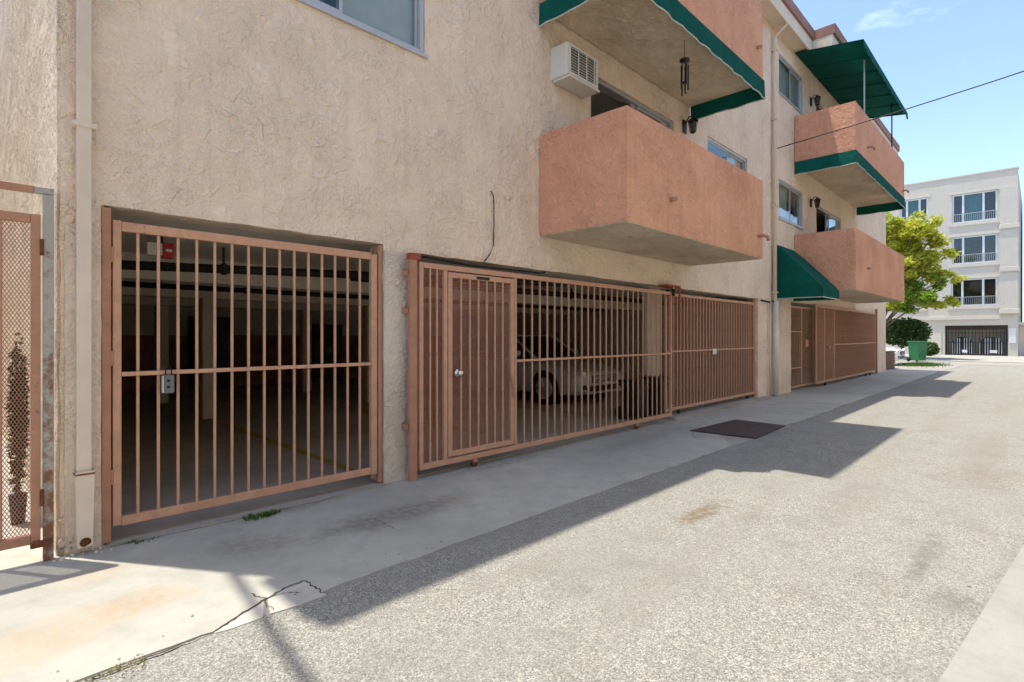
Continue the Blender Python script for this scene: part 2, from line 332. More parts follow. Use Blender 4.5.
# ------------------------------------------------------------------ mesh + object helpers
ORI = {}
class MB:
    def __init__(s): s.v = []; s.f = []
    def add(s, vs, fs):
        o = len(s.v); s.v += [tuple(p) for p in vs]; s.f += [tuple(i + o for i in f) for f in fs]; return s
    def box(s, x0, x1, y0, y1, z0, z1):
        return s.add([(x0, y0, z0), (x1, y0, z0), (x1, y1, z0), (x0, y1, z0), (x0, y0, z1), (x1, y0, z1), (x1, y1, z1), (x0, y1, z1)],
                     [(0, 3, 2, 1), (4, 5, 6, 7), (0, 1, 5, 4), (1, 2, 6, 5), (2, 3, 7, 6), (3, 0, 4, 7)])
    def cbox(s, x0, x1, y0, y1, z0, z1, c=0.004):
        """box with chamfered edges"""
        bm = bmesh.new(); bmesh.ops.create_cube(bm, size=1)
        for v in bm.verts: v.co = Vector(((x0 + x1) / 2 + v.co.x * (x1 - x0), (y0 + y1) / 2 + v.co.y * (y1 - y0), (z0 + z1) / 2 + v.co.z * (z1 - z0)))
        bmesh.ops.bevel(bm, geom=bm.edges[:], offset=c, segments=1, affect='EDGES', profile=0.5)
        bm.verts.index_update(); s.add([v.co[:] for v in bm.verts], [[v.index for v in f.verts] for f in bm.faces]); bm.free(); return s
    def prism(s, poly, d):
        n = len(poly); d = Vector(d); a = [Vector(p) for p in poly]
        return s.add(a + [p + d for p in a], [tuple(range(n))[::-1], tuple(range(n, 2 * n))] + [(i, (i + 1) % n, n + (i + 1) % n, n + i) for i in range(n)])
    def tube(s, pts, r, n=10, cap=True):
        pts = [Vector(p) for p in pts]; rs = r if isinstance(r, (list, tuple)) else [r] * len(pts)
        rings = []
        for i, p in enumerate(pts):
            t = (pts[min(i + 1, len(pts) - 1)] - pts[max(i - 1, 0)]).normalized()
            up = Vector((0, 0, 1)) if abs(t.z) < 0.9 else Vector((1, 0, 0))
            a = t.cross(up).normalized(); b = t.cross(a)
            rings.append([p + (a * math.cos(2 * math.pi * k / n) + b * math.sin(2 * math.pi * k / n)) * rs[i] for k in range(n)])
        vs = [q for g in rings for q in g]; fs = []
        for i in range(len(pts) - 1):
            for k in range(n): fs.append((i * n + k, i * n + (k + 1) % n, (i + 1) * n + (k + 1) % n, (i + 1) * n + k))
        if cap: fs += [tuple(range(n)), tuple(range((len(pts) - 1) * n, len(pts) * n))[::-1]]
        return s.add(vs, fs)
    def bar(s, a, b, w, d):
        """square bar from a to b"""
        a, b = Vector(a), Vector(b); t = (b - a).normalized(); up = Vector((0, 1, 0)) if abs(t.y) < 0.9 else Vector((0, 0, 1))
        x = t.cross(up).normalized() * w / 2; y = t.cross(x).normalized() * d / 2
        c = [a - x - y, a + x - y, a + x + y, a - x + y]
        return s.prism(c, b - a)
    def build(s, name, mat, parent=None, smooth=False):
        o0 = Vector((0, 0, 0)); p = parent
        while p is not None: o0 = o0 + p.location; p = p.parent
        me = bpy.data.meshes.new(name)
        me.from_pydata([(x - o0.x, y - o0.y, z - o0.z) for x, y, z in s.v], [], s.f); me.update()
        bm = bmesh.new(); bm.from_mesh(me); bmesh.ops.recalc_face_normals(bm, faces=bm.faces); bm.to_mesh(me); bm.free()
        me.materials.append(MATS[mat])
        if smooth: me.polygons.foreach_set('use_smooth', [True] * len(me.polygons))
        o = bpy.data.objects.new(name, me); COL.objects.link(o); o.parent = parent
        return o
def inst(src, loc_delta, parent=None):
    c = src.copy(); COL.objects.link(c); c.parent = parent if parent else src.parent
    c.location = src.location + Vector(loc_delta); return c
def tag(o, label, cat, group=None):
    o['label'] = label; o['category'] = cat
    if group: o['group'] = group
    return o
def thing(name, label, cat, loc=(0, 0, 0), group=None):
    o = bpy.data.objects.new(name, None); COL.objects.link(o); o.location = loc; o.empty_display_size = 0.1
    return tag(o, label, cat, group)
def struct(o): o['kind'] = 'structure'; return o
def box(name, mat, parent, *b): return MB().box(*b).build(name, mat, parent)
def cbox(name, mat, parent, *b, c=0.004): return MB().cbox(*b, c=c).build(name, mat, parent)

def grid_wall(xs, zs, holes, thick, amp, seed, edge=0.006, flip=None):
    """front sheet at y=0 with rectangular openings, displaced a little, with reveals going in by `thick`"""
    bm = bmesh.new(); vd = {}
    def V(i, j):
        if (i, j) not in vd:
            p = Vector((xs[i], 0, zs[j])); q = p + Vector((seed, seed * 1.7, 0))
            dy = noise.noise(q * 2.2) * amp + noise.noise(q * 7) * amp * 0.5
            dx = noise.noise(q * 5 + Vector((9, 0, 0))) * edge; dz = noise.noise(q * 5 + Vector((0, 0, 17))) * edge
            vd[(i, j)] = bm.verts.new((p.x + dx, dy, p.z + dz))
        return vd[(i, j)]
    for i in range(len(xs) - 1):
        cx = (xs[i] + xs[i + 1]) / 2
        for j in range(len(zs) - 1):
            cz = (zs[j] + zs[j + 1]) / 2
            if any(h[0] < cx < h[1] and h[2] < cz < h[3] for h in holes): continue
            bm.faces.new((V(i, j), V(i + 1, j), V(i + 1, j + 1), V(i, j + 1)))
    be = [e for e in bm.edges if e.is_boundary]
    r = bmesh.ops.extrude_edge_only(bm, edges=be)
    for g in r['geom']:
        if isinstance(g, bmesh.types.BMVert): g.co.y = thick
    if flip: bmesh.ops.transform(bm, matrix=flip, verts=bm.verts)
    mb = MB(); bm.verts.index_update()
    mb.add([v.co[:] for v in bm.verts], [[v.index for v in f.verts] for f in bm.faces]); bm.free(); return mb
def lines(a, b, step, extra=()):
    keys = sorted(set([a, b] + [e for e in extra if a < e < b])); out = []
    for p, q in zip(keys, keys[1:]):
        n = max(1, round((q - p) / step)); out += [p + (q - p) * k / n for k in range(n)]
    return out + [keys[-1]]

def rocky(mb, poly, z0, z1, jit=0.0):
    mb.prism([(x, y, z0) for x, y in poly], (0, 0, z1 - z0)); return mb

# ================================================================== SETTING: ground sheets
struct(box('ground', 'earth', None, -150, 260, -180, 220, -0.9, -0.03))
ALW = -1.64                                              # apron / asphalt line, metres out from the facade
RNG = random.Random(3)
def jagged(x0, x1, y, step, amp, rng=RNG):
    n = int((x1 - x0) / step); return [(x0 + (x1 - x0) * k / n, y + rng.uniform(-amp, amp)) for k in range(n + 1)]
# asphalt carpet
struct(MB().prism([(-25, ALW + 0.4, -0.03), (-25, -14, -0.03), (34.5, -14, -0.03), (34.5, 6, -0.03), (27.0, 6, -0.03), (27.0, ALW + 0.4, -0.03)], (0, 0, 0.022)).build('alley_road', 'asphalt'))
# concrete apron along the building with a ragged edge and a missing bite where the corner broke
crk = [on_g(*p) for p in ((213, 631.6), (232, 619), (263, 600), (283, 589), (305, 580.6), (313, 586), (321.5, 592))]
bite2 = [on_g(*p) for p in ((655, 470), (700, 456), (735, 444), (731, 437), (716, 433.5), (690, 430.5))]
edge = [(-25, ALW)] + jagged(-3, crk[0].x - 0.05, ALW - 0.02, 0.12, 0.012) + [(p.x, p.y) for p in crk] + \
       jagged(crk[-1].x + 0.04, 6.9, ALW + 0.0, 0.11, 0.010) + [(7.02, ALW + 0.02), (7.12, ALW + 0.16), (7.38, ALW + 0.30), (7.50, ALW + 0.42), (8.92, ALW + 0.42), (8.98, ALW + 0.05)] + \
       jagged(9.05, 26.5, ALW + 0.02, 0.25, 0.02) + [(27.0, ALW + 0.1)]
poly = edge + [(27.0, 0.6), (-25, 0.6)]
def sheet(poly, z0, z1, hole=None): return MB().prism([(x, y, z0) for x, y in poly], (0, 0, z1 - z0))
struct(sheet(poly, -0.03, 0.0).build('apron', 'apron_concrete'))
# patch of rubble filling under the steel plate
struct(sheet([(6.9, ALW - 0.02), (9.05, ALW - 0.02), (9.05, -0.7), (6.9, -0.7)], -0.029, -0.0045).build('patch_repair', 'slab_edge_concrete'))
# broken-off concrete corner, sunk slightly
bp = [(p.x, p.y - 0.012) for p in crk]; low = [on_g(*p) for p in ((327, 594.5), (296.5, 605.5), (262, 617), (228, 629))]
br = thing('broken_concrete_corner', 'pale broken wedge of concrete at the apron edge beside the crack', 'concrete chunk', (crk[2].x, crk[2].y, 0))
midi = on_g(272, 598)
sh = 0.008
pa = [(p.x, p.y - sh) for p in (crk[0], crk[1], crk[2])] + [(low[1].x - 0.16, low[1].y + 0.02), (low[2].x, low[2].y), (low[3].x, low[3].y)]
pb = [(crk[2].x + 0.02, crk[2].y - sh)] + [(p.x, p.y - sh) for p in crk[3:]] + [(low[0].x, low[0].y), (low[1].x, low[1].y), (low[1].x - 0.13, low[1].y + 0.015)]
sheet(pa, -0.008, -0.003).build('chunk', 'broken_concrete', br); sheet(pb, -0.008, -0.001).build('chunk', 'broken_concrete', br)
# hairline cracks (dirt lodged in them)
def crack(pts, w, z=0.0015, mat='crack_dirt', seed=1):
    rg = random.Random(seed); P = []
    for a, b in zip(pts, pts[1:]):
        for k in range(6):
            q = Vector(a).lerp(Vector(b), k / 6); P.append(Vector((q.x + rg.uniform(-1, 1) * 0.008, q.y + rg.uniform(-1, 1) * 0.008, 0)))
    P.append(Vector(pts[-1])); L = []; Rr = []
    for i, p in enumerate(P):
        t = (P[min(i + 1, len(P) - 1)] - P[max(i - 1, 0)]).normalized(); n = Vector((-t.y, t.x, 0)) * w * rg.uniform(0.35, 1.2) * (0.15 if i in (0, len(P) - 1) else 1)
        L.append((p.x + n.x, p.y + n.y, z)); Rr.append((p.x - n.x, p.y - n.y, z))
    n = len(P); mb = MB(); mb.add(L + Rr, [(i, i + 1, n + i + 1, n + i) for i in range(n - 1)]); return mb
apron = bpy.data.objects['apron']
crack([on_g(*p) for p in ((213, 632), (238, 616), (263, 600.5), (283, 589), (305, 580))], 0.0045, seed=2).build('crack', 'crack_dirt', apron)
crack([on_g(*p) for p in ((305, 580), (313, 586), (323, 593))], 0.005, seed=21).build('crack', 'crack_dirt', apron)
crack([on_g(*p) for p in ((252, 593), (259, 598), (268, 598), (290, 592), (302, 593))], 0.003, seed=3).build('crack', 'crack_dirt', apron)
crack([on_g(*p) for p in ((262, 600), (274, 611))], 0.003, seed=5).build('crack', 'crack_dirt', apron)
crack([on_g(*p) for p in ((373, 518), (385, 524), (398, 531))], 0.0025, seed=4).build('crack', 'crack_dirt', apron)
crack([on_g(*p) for p in ((692, 431), (694, 437), (702, 441))], 0.004, seed=7).build('crack', 'crack_dirt', apron)
crack([on_g(*p) for p in ((85, 681), (150, 657), (213, 632))], 0.006, seed=8).build('crack', 'crack_dirt', apron)
crack([(0.62, -0.07), (1.2, -0.09), (1.9, -0.10), (2.35, -0.12)] and [Vector((x, y, 0)) for x, y in ((0.60, -0.05), (1.2, -0.075), (1.9, -0.09), (2.4, -0.10))], 0.006, seed=9).build('joint', 'crack_dirt', apron)
# right-hand concrete strip
k0, k1 = on_g(945, 672), on_g(1024, 545)
dk = (k1 - k0).normalized()
ka, kb = k0 - dk * 20, k0 + dk * 10
struct(sheet([(ka.x, ka.y), (kb.x, kb.y), (kb.x, -9.0), (ka.x, -9.0)], -0.03, 0.004).build('pavement_strip', 'kerb_concrete'))
# cross walk area, gutter and forecourt at the end of the alley
struct(sheet([(34.5, -30), (38.2, -30), (38.2, 30), (34.5, 30)], -0.03, 0.002).build('gutter', 'gutter_concrete'))
struct(sheet([(38.2, -30), (60.0, -30), (60.0, 30), (38.2, 30)], -0.03, 0.03).build('pavement', 'walk_concrete'))
struct(sheet([(27.0, 0.9), (34.5, 0.9), (34.5, 12), (27.0, 12)], -0.028, 0.0).build('parking_bay', 'gutter_concrete'))
struct(sheet([(27.0, ALW), (34.5, ALW - 0.2), (34.5, 0.9), (27.0, 0.9)], -0.0295, -0.002).build('pavement', 'gutter_concrete'))
# passage left of the building
struct(sheet([(-25, 0.6), (0.45, 0.6), (0.45, 30), (-25, 30)], -0.03, -0.001).build('side_path', 'walk_concrete'))
for k in range(5): crack([Vector((-2.5, 1.2 + 1.5 * k, 0)), Vector((0.44, 1.2 + 1.5 * k, 0))], 0.006, 0.001, seed=30 + k).build('joint', 'crack_dirt', bpy.data.objects['side_path'])

# ================================================================== APARTMENT BUILDING
BX0, BX1 = 0.447, 26.2
A0, A1 = 0.655, 2.815                                   # first garage opening
B0, B1 = 3.14, 12.35                                    # wide garage opening
C0, C1 = 14.55, 23.9                                    # far garage + entry opening
SOF = 8.60
bld = thing('apartment_building', 'three-storey beige stucco apartment building with terracotta balconies over gated garages', 'building', (13, 0, 0))
WIN = {'w1': (1.48, 3.30, 4.24, 5.22), 'w2': (9.80, 11.72, 4.22, 5.16), 'w3': (13.68, 15.50, 7.22, 8.17), 'w4': (13.68, 15.50, 4.22, 5.16),
       'w5': (1.48, 3.30, 7.22, 8.17), 'w6': (9.80, 11.72, 7.22, 8.17)}
DOORS = {'d1': (6.12, 8.50, 2.80, 5.06), 'd2': (6.12, 8.50, 5.64, 7.95), 'd3': (16.7, 19.3, 2.80, 5.06), 'd4': (16.7, 19.3, 5.92, 7.95)}
holes = [(A0, A1, -1, 2.275), (B0, B1, -1, 2.225), (C0, C1, -1, 2.27)] + list(WIN.values()) + list(DOORS.values())
ex = sorted({h[0] for h in holes} | {h[1] for h in holes}); ez = sorted({h[2] for h in holes} | {h[3] for h in holes})
xs = lines(BX0, 13.3, 0.055, ex) + lines(13.3, BX1, 0.2, ex)[1:]
zs = lines(-0.05, SOF, 0.055, ez)
TH = 0.24
grid_wall(xs, zs, holes, TH, 0.007, 3.1, 0.010).build('facade_wall', 'stucco_beige', bld)
from mathutils import Matrix
# side wall faces -X, runs back along +Y : map (x along, y depth, z) -> (BX0 + depth, along, z)
mt = Matrix(((0, 1, 0, BX0 - .014), (1, 0, 0, 0), (0, 0, 1, 0), (0, 0, 0, 1)))
sw = (8.4, 10.2, 6.2, 7.35)
sxs = lines(0.015, 14, 0.1, sw[:2]); szs = lines(-0.05, SOF, 0.1, sw[2:])
grid_wall(sxs, szs, [sw], TH, 0.010, 8.7, 0.0, mt).build('side_wall', 'stucco_rough', bld)
box('end_wall', 'stucco_beige', bld, BX1 - TH, BX1 - 0.002, TH + 0.003, 14, -0.05, SOF)
box('back_wall', 'stucco_beige', bld, BX0 + TH + .003, BX1 - TH - .003, 13.7, 13.99, -0.05, SOF)
box('upper_floor', 'garage_ceiling', bld, BX0 + TH + .003, BX1 - TH - .003, TH + .003, 13.69, 2.31, 2.72)
box('upper_floor', 'garage_ceiling', bld, BX0 + TH + .003, BX1 - TH - .003, TH + .003, 13.69, 5.30, 5.46)
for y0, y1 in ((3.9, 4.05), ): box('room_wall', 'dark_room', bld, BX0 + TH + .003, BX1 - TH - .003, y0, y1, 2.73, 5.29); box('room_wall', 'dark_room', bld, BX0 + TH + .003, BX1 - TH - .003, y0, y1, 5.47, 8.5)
# roof, soffit, brown edge
OV = 0.33
rf = box('roof', 'tar_roof', bld, BX0 - .03, BX1 + OV, .252, 14.3, SOF + .003, SOF + 0.255)
box('eave_soffit', 'fascia_cream', rf, BX0 - .20, BX1 + OV, -OV + .02, .25, SOF + .003, SOF + 0.26)
MB().box(BX0 - .225, BX1 + OV + .02, -OV - .02, -OV + .018, SOF - .06, SOF + .26).build('fascia', 'fascia_cream', rf)
MB().box(BX0 - .224, BX0 - .202, -OV + .02, .25, SOF - .06, SOF + .26).build('fascia', 'fascia_cream', rf)
box('roof_edge', 'roof_brown', rf, BX0 - .235, 15.05, -OV - .07, .25, SOF + .262, SOF + 0.50)
box('roof_edge', 'roof_brown', rf, BX0 - .05, 15.05, .253, 14.3, SOF + .262, SOF + 0.50)
box('roof_edge', 'roof_brown', rf, 15.053, 18.6, -0.86, 14.3, SOF + .262, SOF + 0.50)
box('roof_edge', 'roof_brown', rf, 18.603, BX1 + OV + .07, -OV - .07, 14.3, SOF + .262, SOF + 0.50)
box('eave_box', 'fascia_cream', rf, 15.06, 18.55, -0.80, -OV - .025, SOF - 0.02, SOF + .26)

grid_wall(lines(A1 - .002, B0 + .002, .04), lines(0, 2.215, .04), [], .02, .006, 5.5, .006, Matrix.Translation((0, -.020, 0))).build('pillar_render', 'pillar_grey', bld)
grid_wall(lines(BX0 + .02, A0 - .002, .04), lines(0, 2.12, .04), [], .015, .006, 9.5, .006, Matrix.Translation((0, -.016, 0))).build('pillar_render', 'plaster_pillar', bld)
# garage inside
struct(box('garage_floor', 'garage_floor', None, BX0 + TH + .003, 13.2, -0.02, 13.69, -0.03, 0.006))
struct(box('garage_floor', 'garage_floor', None, 13.4, BX1 - TH - .003, 0.25, 13.69, -0.03, 0.006))
box('partition_wall', 'garage_plaster', bld, 13.2, 13.4, TH + .003, 13.69, 0, 2.305)
box('garage_back_wall', 'garage_plaster', bld, BX0 + TH + .003, 13.19, 11.6, 11.8, 1.42, 2.305)
box('garage_dado', 'garage_dado', bld, BX0 + TH + .003, 13.19, 11.58, 11.8, 0.007, 1.417)
box('garage_back_wall', 'garage_plaster', bld, 13.41, BX1 - TH - .004, 6.0, 6.2, 0.007, 2.305)
box('garage_side_lining', 'garage_plaster', bld, BX0 + TH + .005, BX0 + TH + .04, TH + .01, 11.57, 1.42, 2.305)
box('garage_side_lining', 'garage_dado', bld, BX0 + TH + .005, BX0 + TH + .045, TH + .01, 11.57, 0.007, 1.417)
for y in (2.6, 5.5, 8.4): box('ceiling_beam', 'garage_ceiling', bld, BX0 + TH + .05, 13.19, y, y + 0.3, 2.03, 2.307)
for x, y in ((2.82, 5.45), (5.9, 5.45), (9.6, 5.45), (2.82, 8.45), (5.9, 8.45), (9.6, 8.45)):
    cbox('garage_column', 'plaster_pillar', bld, x, x + 0.22, y + .04, y + 0.26, 0.007, 2.028, c=0.015)
cbox('garage_column', 'fascia_cream', bld, 8.42, 8.84, 0.42, 0.53, 0.0, 2.307, c=0.015)
# wall of shelves and clutter silhouettes deeper in are kept as dark store cupboards
for i, (x0, x1, y0, h) in enumerate(((4.2, 5.1, 11.0, 1.9), (7.4, 8.3, 11.0, 1.75))):
    cb_ = thing('storage_cupboard', ('tall dark storage cupboard at the garage back wall, left of the car', 'dark storage cupboard at the garage back wall behind the parked car')[i], 'cupboard', ((x0 + x1) / 2, y0, 0.006))
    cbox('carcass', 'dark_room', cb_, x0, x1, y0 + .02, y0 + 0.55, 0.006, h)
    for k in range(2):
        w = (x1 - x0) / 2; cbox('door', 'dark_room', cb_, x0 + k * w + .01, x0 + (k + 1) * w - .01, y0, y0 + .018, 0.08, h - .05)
        box('handle', 'chrome', cb_, x0 + w + (-.05 if k == 0 else .03), x0 + w + (-.03 if k == 0 else .05), y0 - .02, y0 - .002, 0.9, 1.05)
def strip(name, a, b, w, parent):
    a, b = Vector(a), Vector(b); t = (b - a).normalized(); n = Vector((-t.y, t.x, 0)) * w / 2
    o = MB().prism([a - n, b - n, b + n, a + n], (0, 0, 0.002)).build(name, 'yellow_line', parent); return o
gf = bpy.data.objects['garage_floor']
for p, q in (((225, 424), (352, 470)), ((150, 398), (205, 402))):
    a, b = on_g(*p, 0.0105), on_g(*q, 0.0105); strip('parking_line', a, b, 0.09, gf)
for x in (5.2, 7.7, 10.2): strip('parking_line', (x, 1.2, .0105), (x, 5.4, .0105), 0.09, gf)
# ceiling pipes with hangers
def pipe(pts, r, label):
    t = thing('ceiling_pipe', label, 'pipe', pts[0]); MB().tube(pts, r, 10).build('pipe_run', 'dark_pipe', t, True)
    for k in range(3):
        a = Vector(pts[0]).lerp(Vector(pts[-1]), 0.2 + 0.3 * k); MB().tube([a + Vector((0, 0, r * .6)), (a.x, a.y, 2.309)], 0.012, 6).build('hanger', 'dark_pipe', t)
        MB().tube([a - Vector((0.02, 0, 0)), a + Vector((0.02, 0, 0))], r * 1.35, 10).build('clamp', 'dark_pipe', t)
pipe([(0.75, 1.75, 2.06), (6.5, 0.75, 2.20)], 0.045, 'dark drain pipe slanting under the garage ceiling behind the first gate')
pipe([(0.75, 4.6, 2.12), (13.0, 4.6, 2.14)], 0.04, 'dark straight pipe under the garage ceiling in front of the middle columns')
pipe([(3.6, 2.0, 2.17), (12.9, 2.0, 2.2)], 0.05, 'dark pipe under the ceiling above the parked silver car')
eb = thing('alarm_box', 'small red and white box hung under the garage ceiling behind the first gate', 'alarm box', on_y(163, 250, 1.2))
p = on_y(163, 250, 1.2)
cbox('box_body', 'red_plastic', eb, p.x + .0, p.x + .085, 1.2, 1.26, p.z - .07, p.z + .07); cbox('side_panel', 'white_plastic', eb, p.x - .12, p.x - .003, 1.2, 1.26, p.z - .05, p.z + .06)
cbox('stripe', 'white_plastic', eb, p.x + .02, p.x + .07, 1.192, 1.199, p.z - .012, p.z + .012, c=.002); MB().tube([(p.x, 1.23, p.z + .06), (p.x, 1.23, 2.309)], .008, 6).build('hanger', 'dark_pipe', eb)

# threshold slab under the right part of the wide opening
th = struct(sheet([(8.3, -0.14), (12.75, -0.16), (12.75, -0.021), (8.3, -0.021)], 0.001, 0.045).build('threshold', 'slab_edge_concrete'))
struct(sheet([(8.3, -0.02), (12.34, -0.02), (12.34, 0.6), (8.3, 0.6)], 0.007, 0.043).build('threshold', 'slab_edge_concrete'))
struct(sheet([(0.70, -0.045), (2.79, -0.095), (2.79, -0.021), (0.70, -0.021)], 0.0005, 0.010).build('threshold', 'slab_edge_concrete'))

# ---- windows
def window(name, r, parent=bld, mull=True, frame='alu_frame', blind=None, y=0.0):
    x0, x1, z0, z1 = r; w = MB(); f = 0.05
    y0, y1 = y + 0.015, y + 0.085
    w.box(x0 + .004, x1 - .004, y0, y1, z0 + .004, z0 + f); w.box(x0 + .004, x1 - .004, y0, y1, z1 - f, z1 - .004)
    w.box(x0 + .004, x0 + f, y0 + .001, y1, z0 + f, z1 - f); w.box(x1 - f, x1 - .004, y0 + .001, y1, z0 + f, z1 - f)
    o = w.build('window', frame, parent)
    xm = (x0 + x1) / 2
    for s, (a, b, yy) in enumerate(((x0 + f + .002, xm + .02, y + .03), (xm - .02, x1 - f - .002, y + .058))):
        q = MB(); sf = .032
        q.box(a, b, yy, yy + .022, z0 + f + .002, z0 + f + sf); q.box(a, b, yy, yy + .022, z1 - f - sf, z1 - f - .002)
        q.box(a, a + sf, yy + .001, yy + .021, z0 + f + sf, z1 - f - sf); q.box(b - sf, b, yy + .001, yy + .021, z0 + f + sf, z1 - f - sf)
        q.build('sash', frame, o)
        box('pane', 'window_glass', o, a + sf, b - sf, yy + .008, yy + .013, z0 + f + sf, z1 - f - sf)
    MB().box(x0 - .02, x1 + .02, y - .03, y + .012, z0 - .03, z0 + .002).build('sill', frame, o)
    if blind: 
        MB().box(blind[0], blind[1], y + .112, y + .118, z0 + .01, z1 - .01).build('blind', 'blind_pale', o)
    return o
window('w', WIN['w1'], blind=(2.40, 3.27)); window('w', WIN['w2'], blind=(10.8, 11.7)); window('w', WIN['w3'], blind=(13.7, 15.4))
window('w', WIN['w4'], blind=(13.7, 14.6)); window('w', WIN['w5']); window('w', WIN['w6'])
# side-wall window
wq = MB(); y0, y1, z0, z1 = sw
for b_ in ((BX0 + .02, BX0 + .08, y0, y1, z0, z0 + .05), (BX0 + .02, BX0 + .08, y0, y1, z1 - .05, z1), (BX0 + .021, BX0 + .08, y0, y0 + .05, z0 + .05, z1 - .05), (BX0 + .021, BX0 + .08, y1 - .05, y1, z0 + .05, z1 - .05)): wq.box(*b_)
o = wq.build('window', 'alu_frame', bld); box('pane', 'window_glass', o, BX0 + .05, BX0 + .056, y0 + .05, y1 - .05, z0 + .05, z1 - .05)
def patio_door(r, openside):
    x0, x1, z0, z1 = r; f = .055; w = MB()
    w.box(x0 + .004, x1 - .004, .03, .12, z1 - f, z1 - .004); w.box(x0 + .004, x0 + f, .031, .12, z0, z1 - f); w.box(x1 - f, x1 - .004, .031, .12, z0, z1 - f); w.box(x0 + f, x1 - f, .031, .12, z0, z0 + .04)
    o = w.build('patio_door', 'alu_frame', bld); xm = (x0 + x1) / 2
    for a, b, yy in ((xm - .03, x1 - f - .002, .085), (xm + .12, x1 - f - .25, .05)):
        q = MB(); s = .045
        q.box(a, b, yy, yy + .025, z1 - f - s, z1 - f - .002); q.box(a, b, yy, yy + .025, z0 + .042, z0 + .042 + s); q.box(a, a + s, yy + .001, yy + .024, z0 + .042 + s, z1 - f - s); q.box(b - s, b, yy + .001, yy + .024, z0 + .042 + s, z1 - f - s)
        q.build('sash', 'alu_frame', o); box('pane', 'window_glass', o, a + s, b - s, yy + .01, yy + .015, z0 + .05 + s, z1 - f - s)
for k in DOORS: patio_door(DOORS[k], 0)

# ---- balconies
def balcony(x0, x1, z0, z1, d, valance, drains):
    t = .10; zf = z0 + .16
    o = MB().cbox(x0 + .002, x1 - .002, -d + .002, -.012, z0, zf, c=.006).build('balcony', 'stucco_soffit', bld)
    def panel(a0, a1, axis):
        xs_ = lines(a0, a1, .08); zs_ = lines(z0 + .012, z1, .08)
        return xs_, zs_
    # front parapet, side parapets as rough plaster sheets with thickness
    xs_, zs_ = panel(x0, x1, 0)
    f = grid_wall(xs_, zs_, [], t, .004, x0 + z0, .004, Matrix.Translation((0, -d - .004, 0)))
    f.add([(x0, -d + t, z0 + .012), (x1, -d + t, z0 + .012), (x1, -d + t, z1), (x0, -d + t, z1)], [(0, 1, 2, 3)]); f.build('parapet_front', 'stucco_terracotta', o)
    ys_, zs_ = panel(-d + .0, -.012, 1)
    ms = Matrix(((0, 1, 0, x0 - .004), (1, 0, 0, 0), (0, 0, 1, 0), (0, 0, 0, 1)))
    f = grid_wall(ys_, zs_, [], t, .004, x0 * 2 + z0, .003, ms); f.add([(x0 + t - .004, -d, z0 + .02), (x0 + t - .004, -.012, z0 + .02), (x0 + t - .004, -.012, z1 - .004), (x0 + t - .004, -d, z1 - .004)], [(0, 1, 2, 3)]); f.build('parapet_side', 'stucco_terracotta', o)
    box('parapet_side', 'stucco_terracotta', o, x1 - t, x1 + .003, -d + .004, -.012, z0 + .014, z1 - .003)
    if valance:
        zt, zb = z0 + valance[0], z0 - valance[1]
        e = .02; q = MB()
        def sheetv(p, n_): # wavy bottom hem
            a, b = Vector(p[0]), Vector(p[1]); m_ = max(2, int((b - a).length / .12)); vs = []; nn = Vector(n_)
            for k in range(m_ + 1):
                pt = a.lerp(b, k / m_); wv = .010 * math.sin(k * 2.1); vs += [(pt.x, pt.y, zt), (pt.x + nn.x * (wv + .012), pt.y + nn.y * (wv + .012), zb + .008 * math.sin(k * 1.3))]
            return vs, [(2 * k, 2 * k + 1, 2 * k + 3, 2 * k + 2) for k in range(m_)]
        segs = (((x0 - e, -.02, 0), (x0 - e, -d - e, 0), (-1, 0, 0)), ((x0 - e, -d - e, 0), (x1 + e, -d - e, 0), (0, -1, 0)), ((x1 + e, -d - e, 0), (x1 + e, -.02, 0), (1, 0, 0)))
        for a, b, n_ in segs:
            vs, fs = sheetv((a, b), n_); v = MB().add(vs, fs).build('valance', 'awning_green', o)
            sm = v.modifiers.new('thick', 'SOLIDIFY'); sm.thickness = .006
            hem = [Vector(vs[i]) for i in range(1, len(vs), 2)]
            MB().tube(hem, .009, 6).build('hem', 'awning_trim', v)
    for (px, pz, kind) in drains:
        q = MB()
        if kind: q.tube([(px, -d + .02, pz), (px, -d - .09, pz + .005), (px + .03, -d - .14, pz - .02), (px + .035, -d - .15, pz - .08)], .026, 8)
        else: q.tube([(px, -d + .02, pz), (px, -d - .07, pz)], .03, 8); q.tube([(px, -d - .06, pz), (px, -d - .085, pz)], .018, 8)
        q.build('drain_spout', 'gate_paint_deep', o, True)
    return o
D1 = 1.26
balcony(5.05, 9.06, 2.64, 3.90, D1, None, ((6.02, 3.05, 0), (8.85, 2.98, 1)))
balcony(5.05, 9.06, 5.46, 6.74, D1, (0.06, 0.23), ((8.8, 5.95, 0),))
D2 = 1.34
balcony(14.80, 21.2, 2.50, 3.96, D2, None, ((16.0, 3.1, 0),))
balcony(14.80, 21.2, 5.74, 6.96, D2, (0.06, 0.26), ((16.0, 6.15, 1), (20.9, 6.0, 1)))

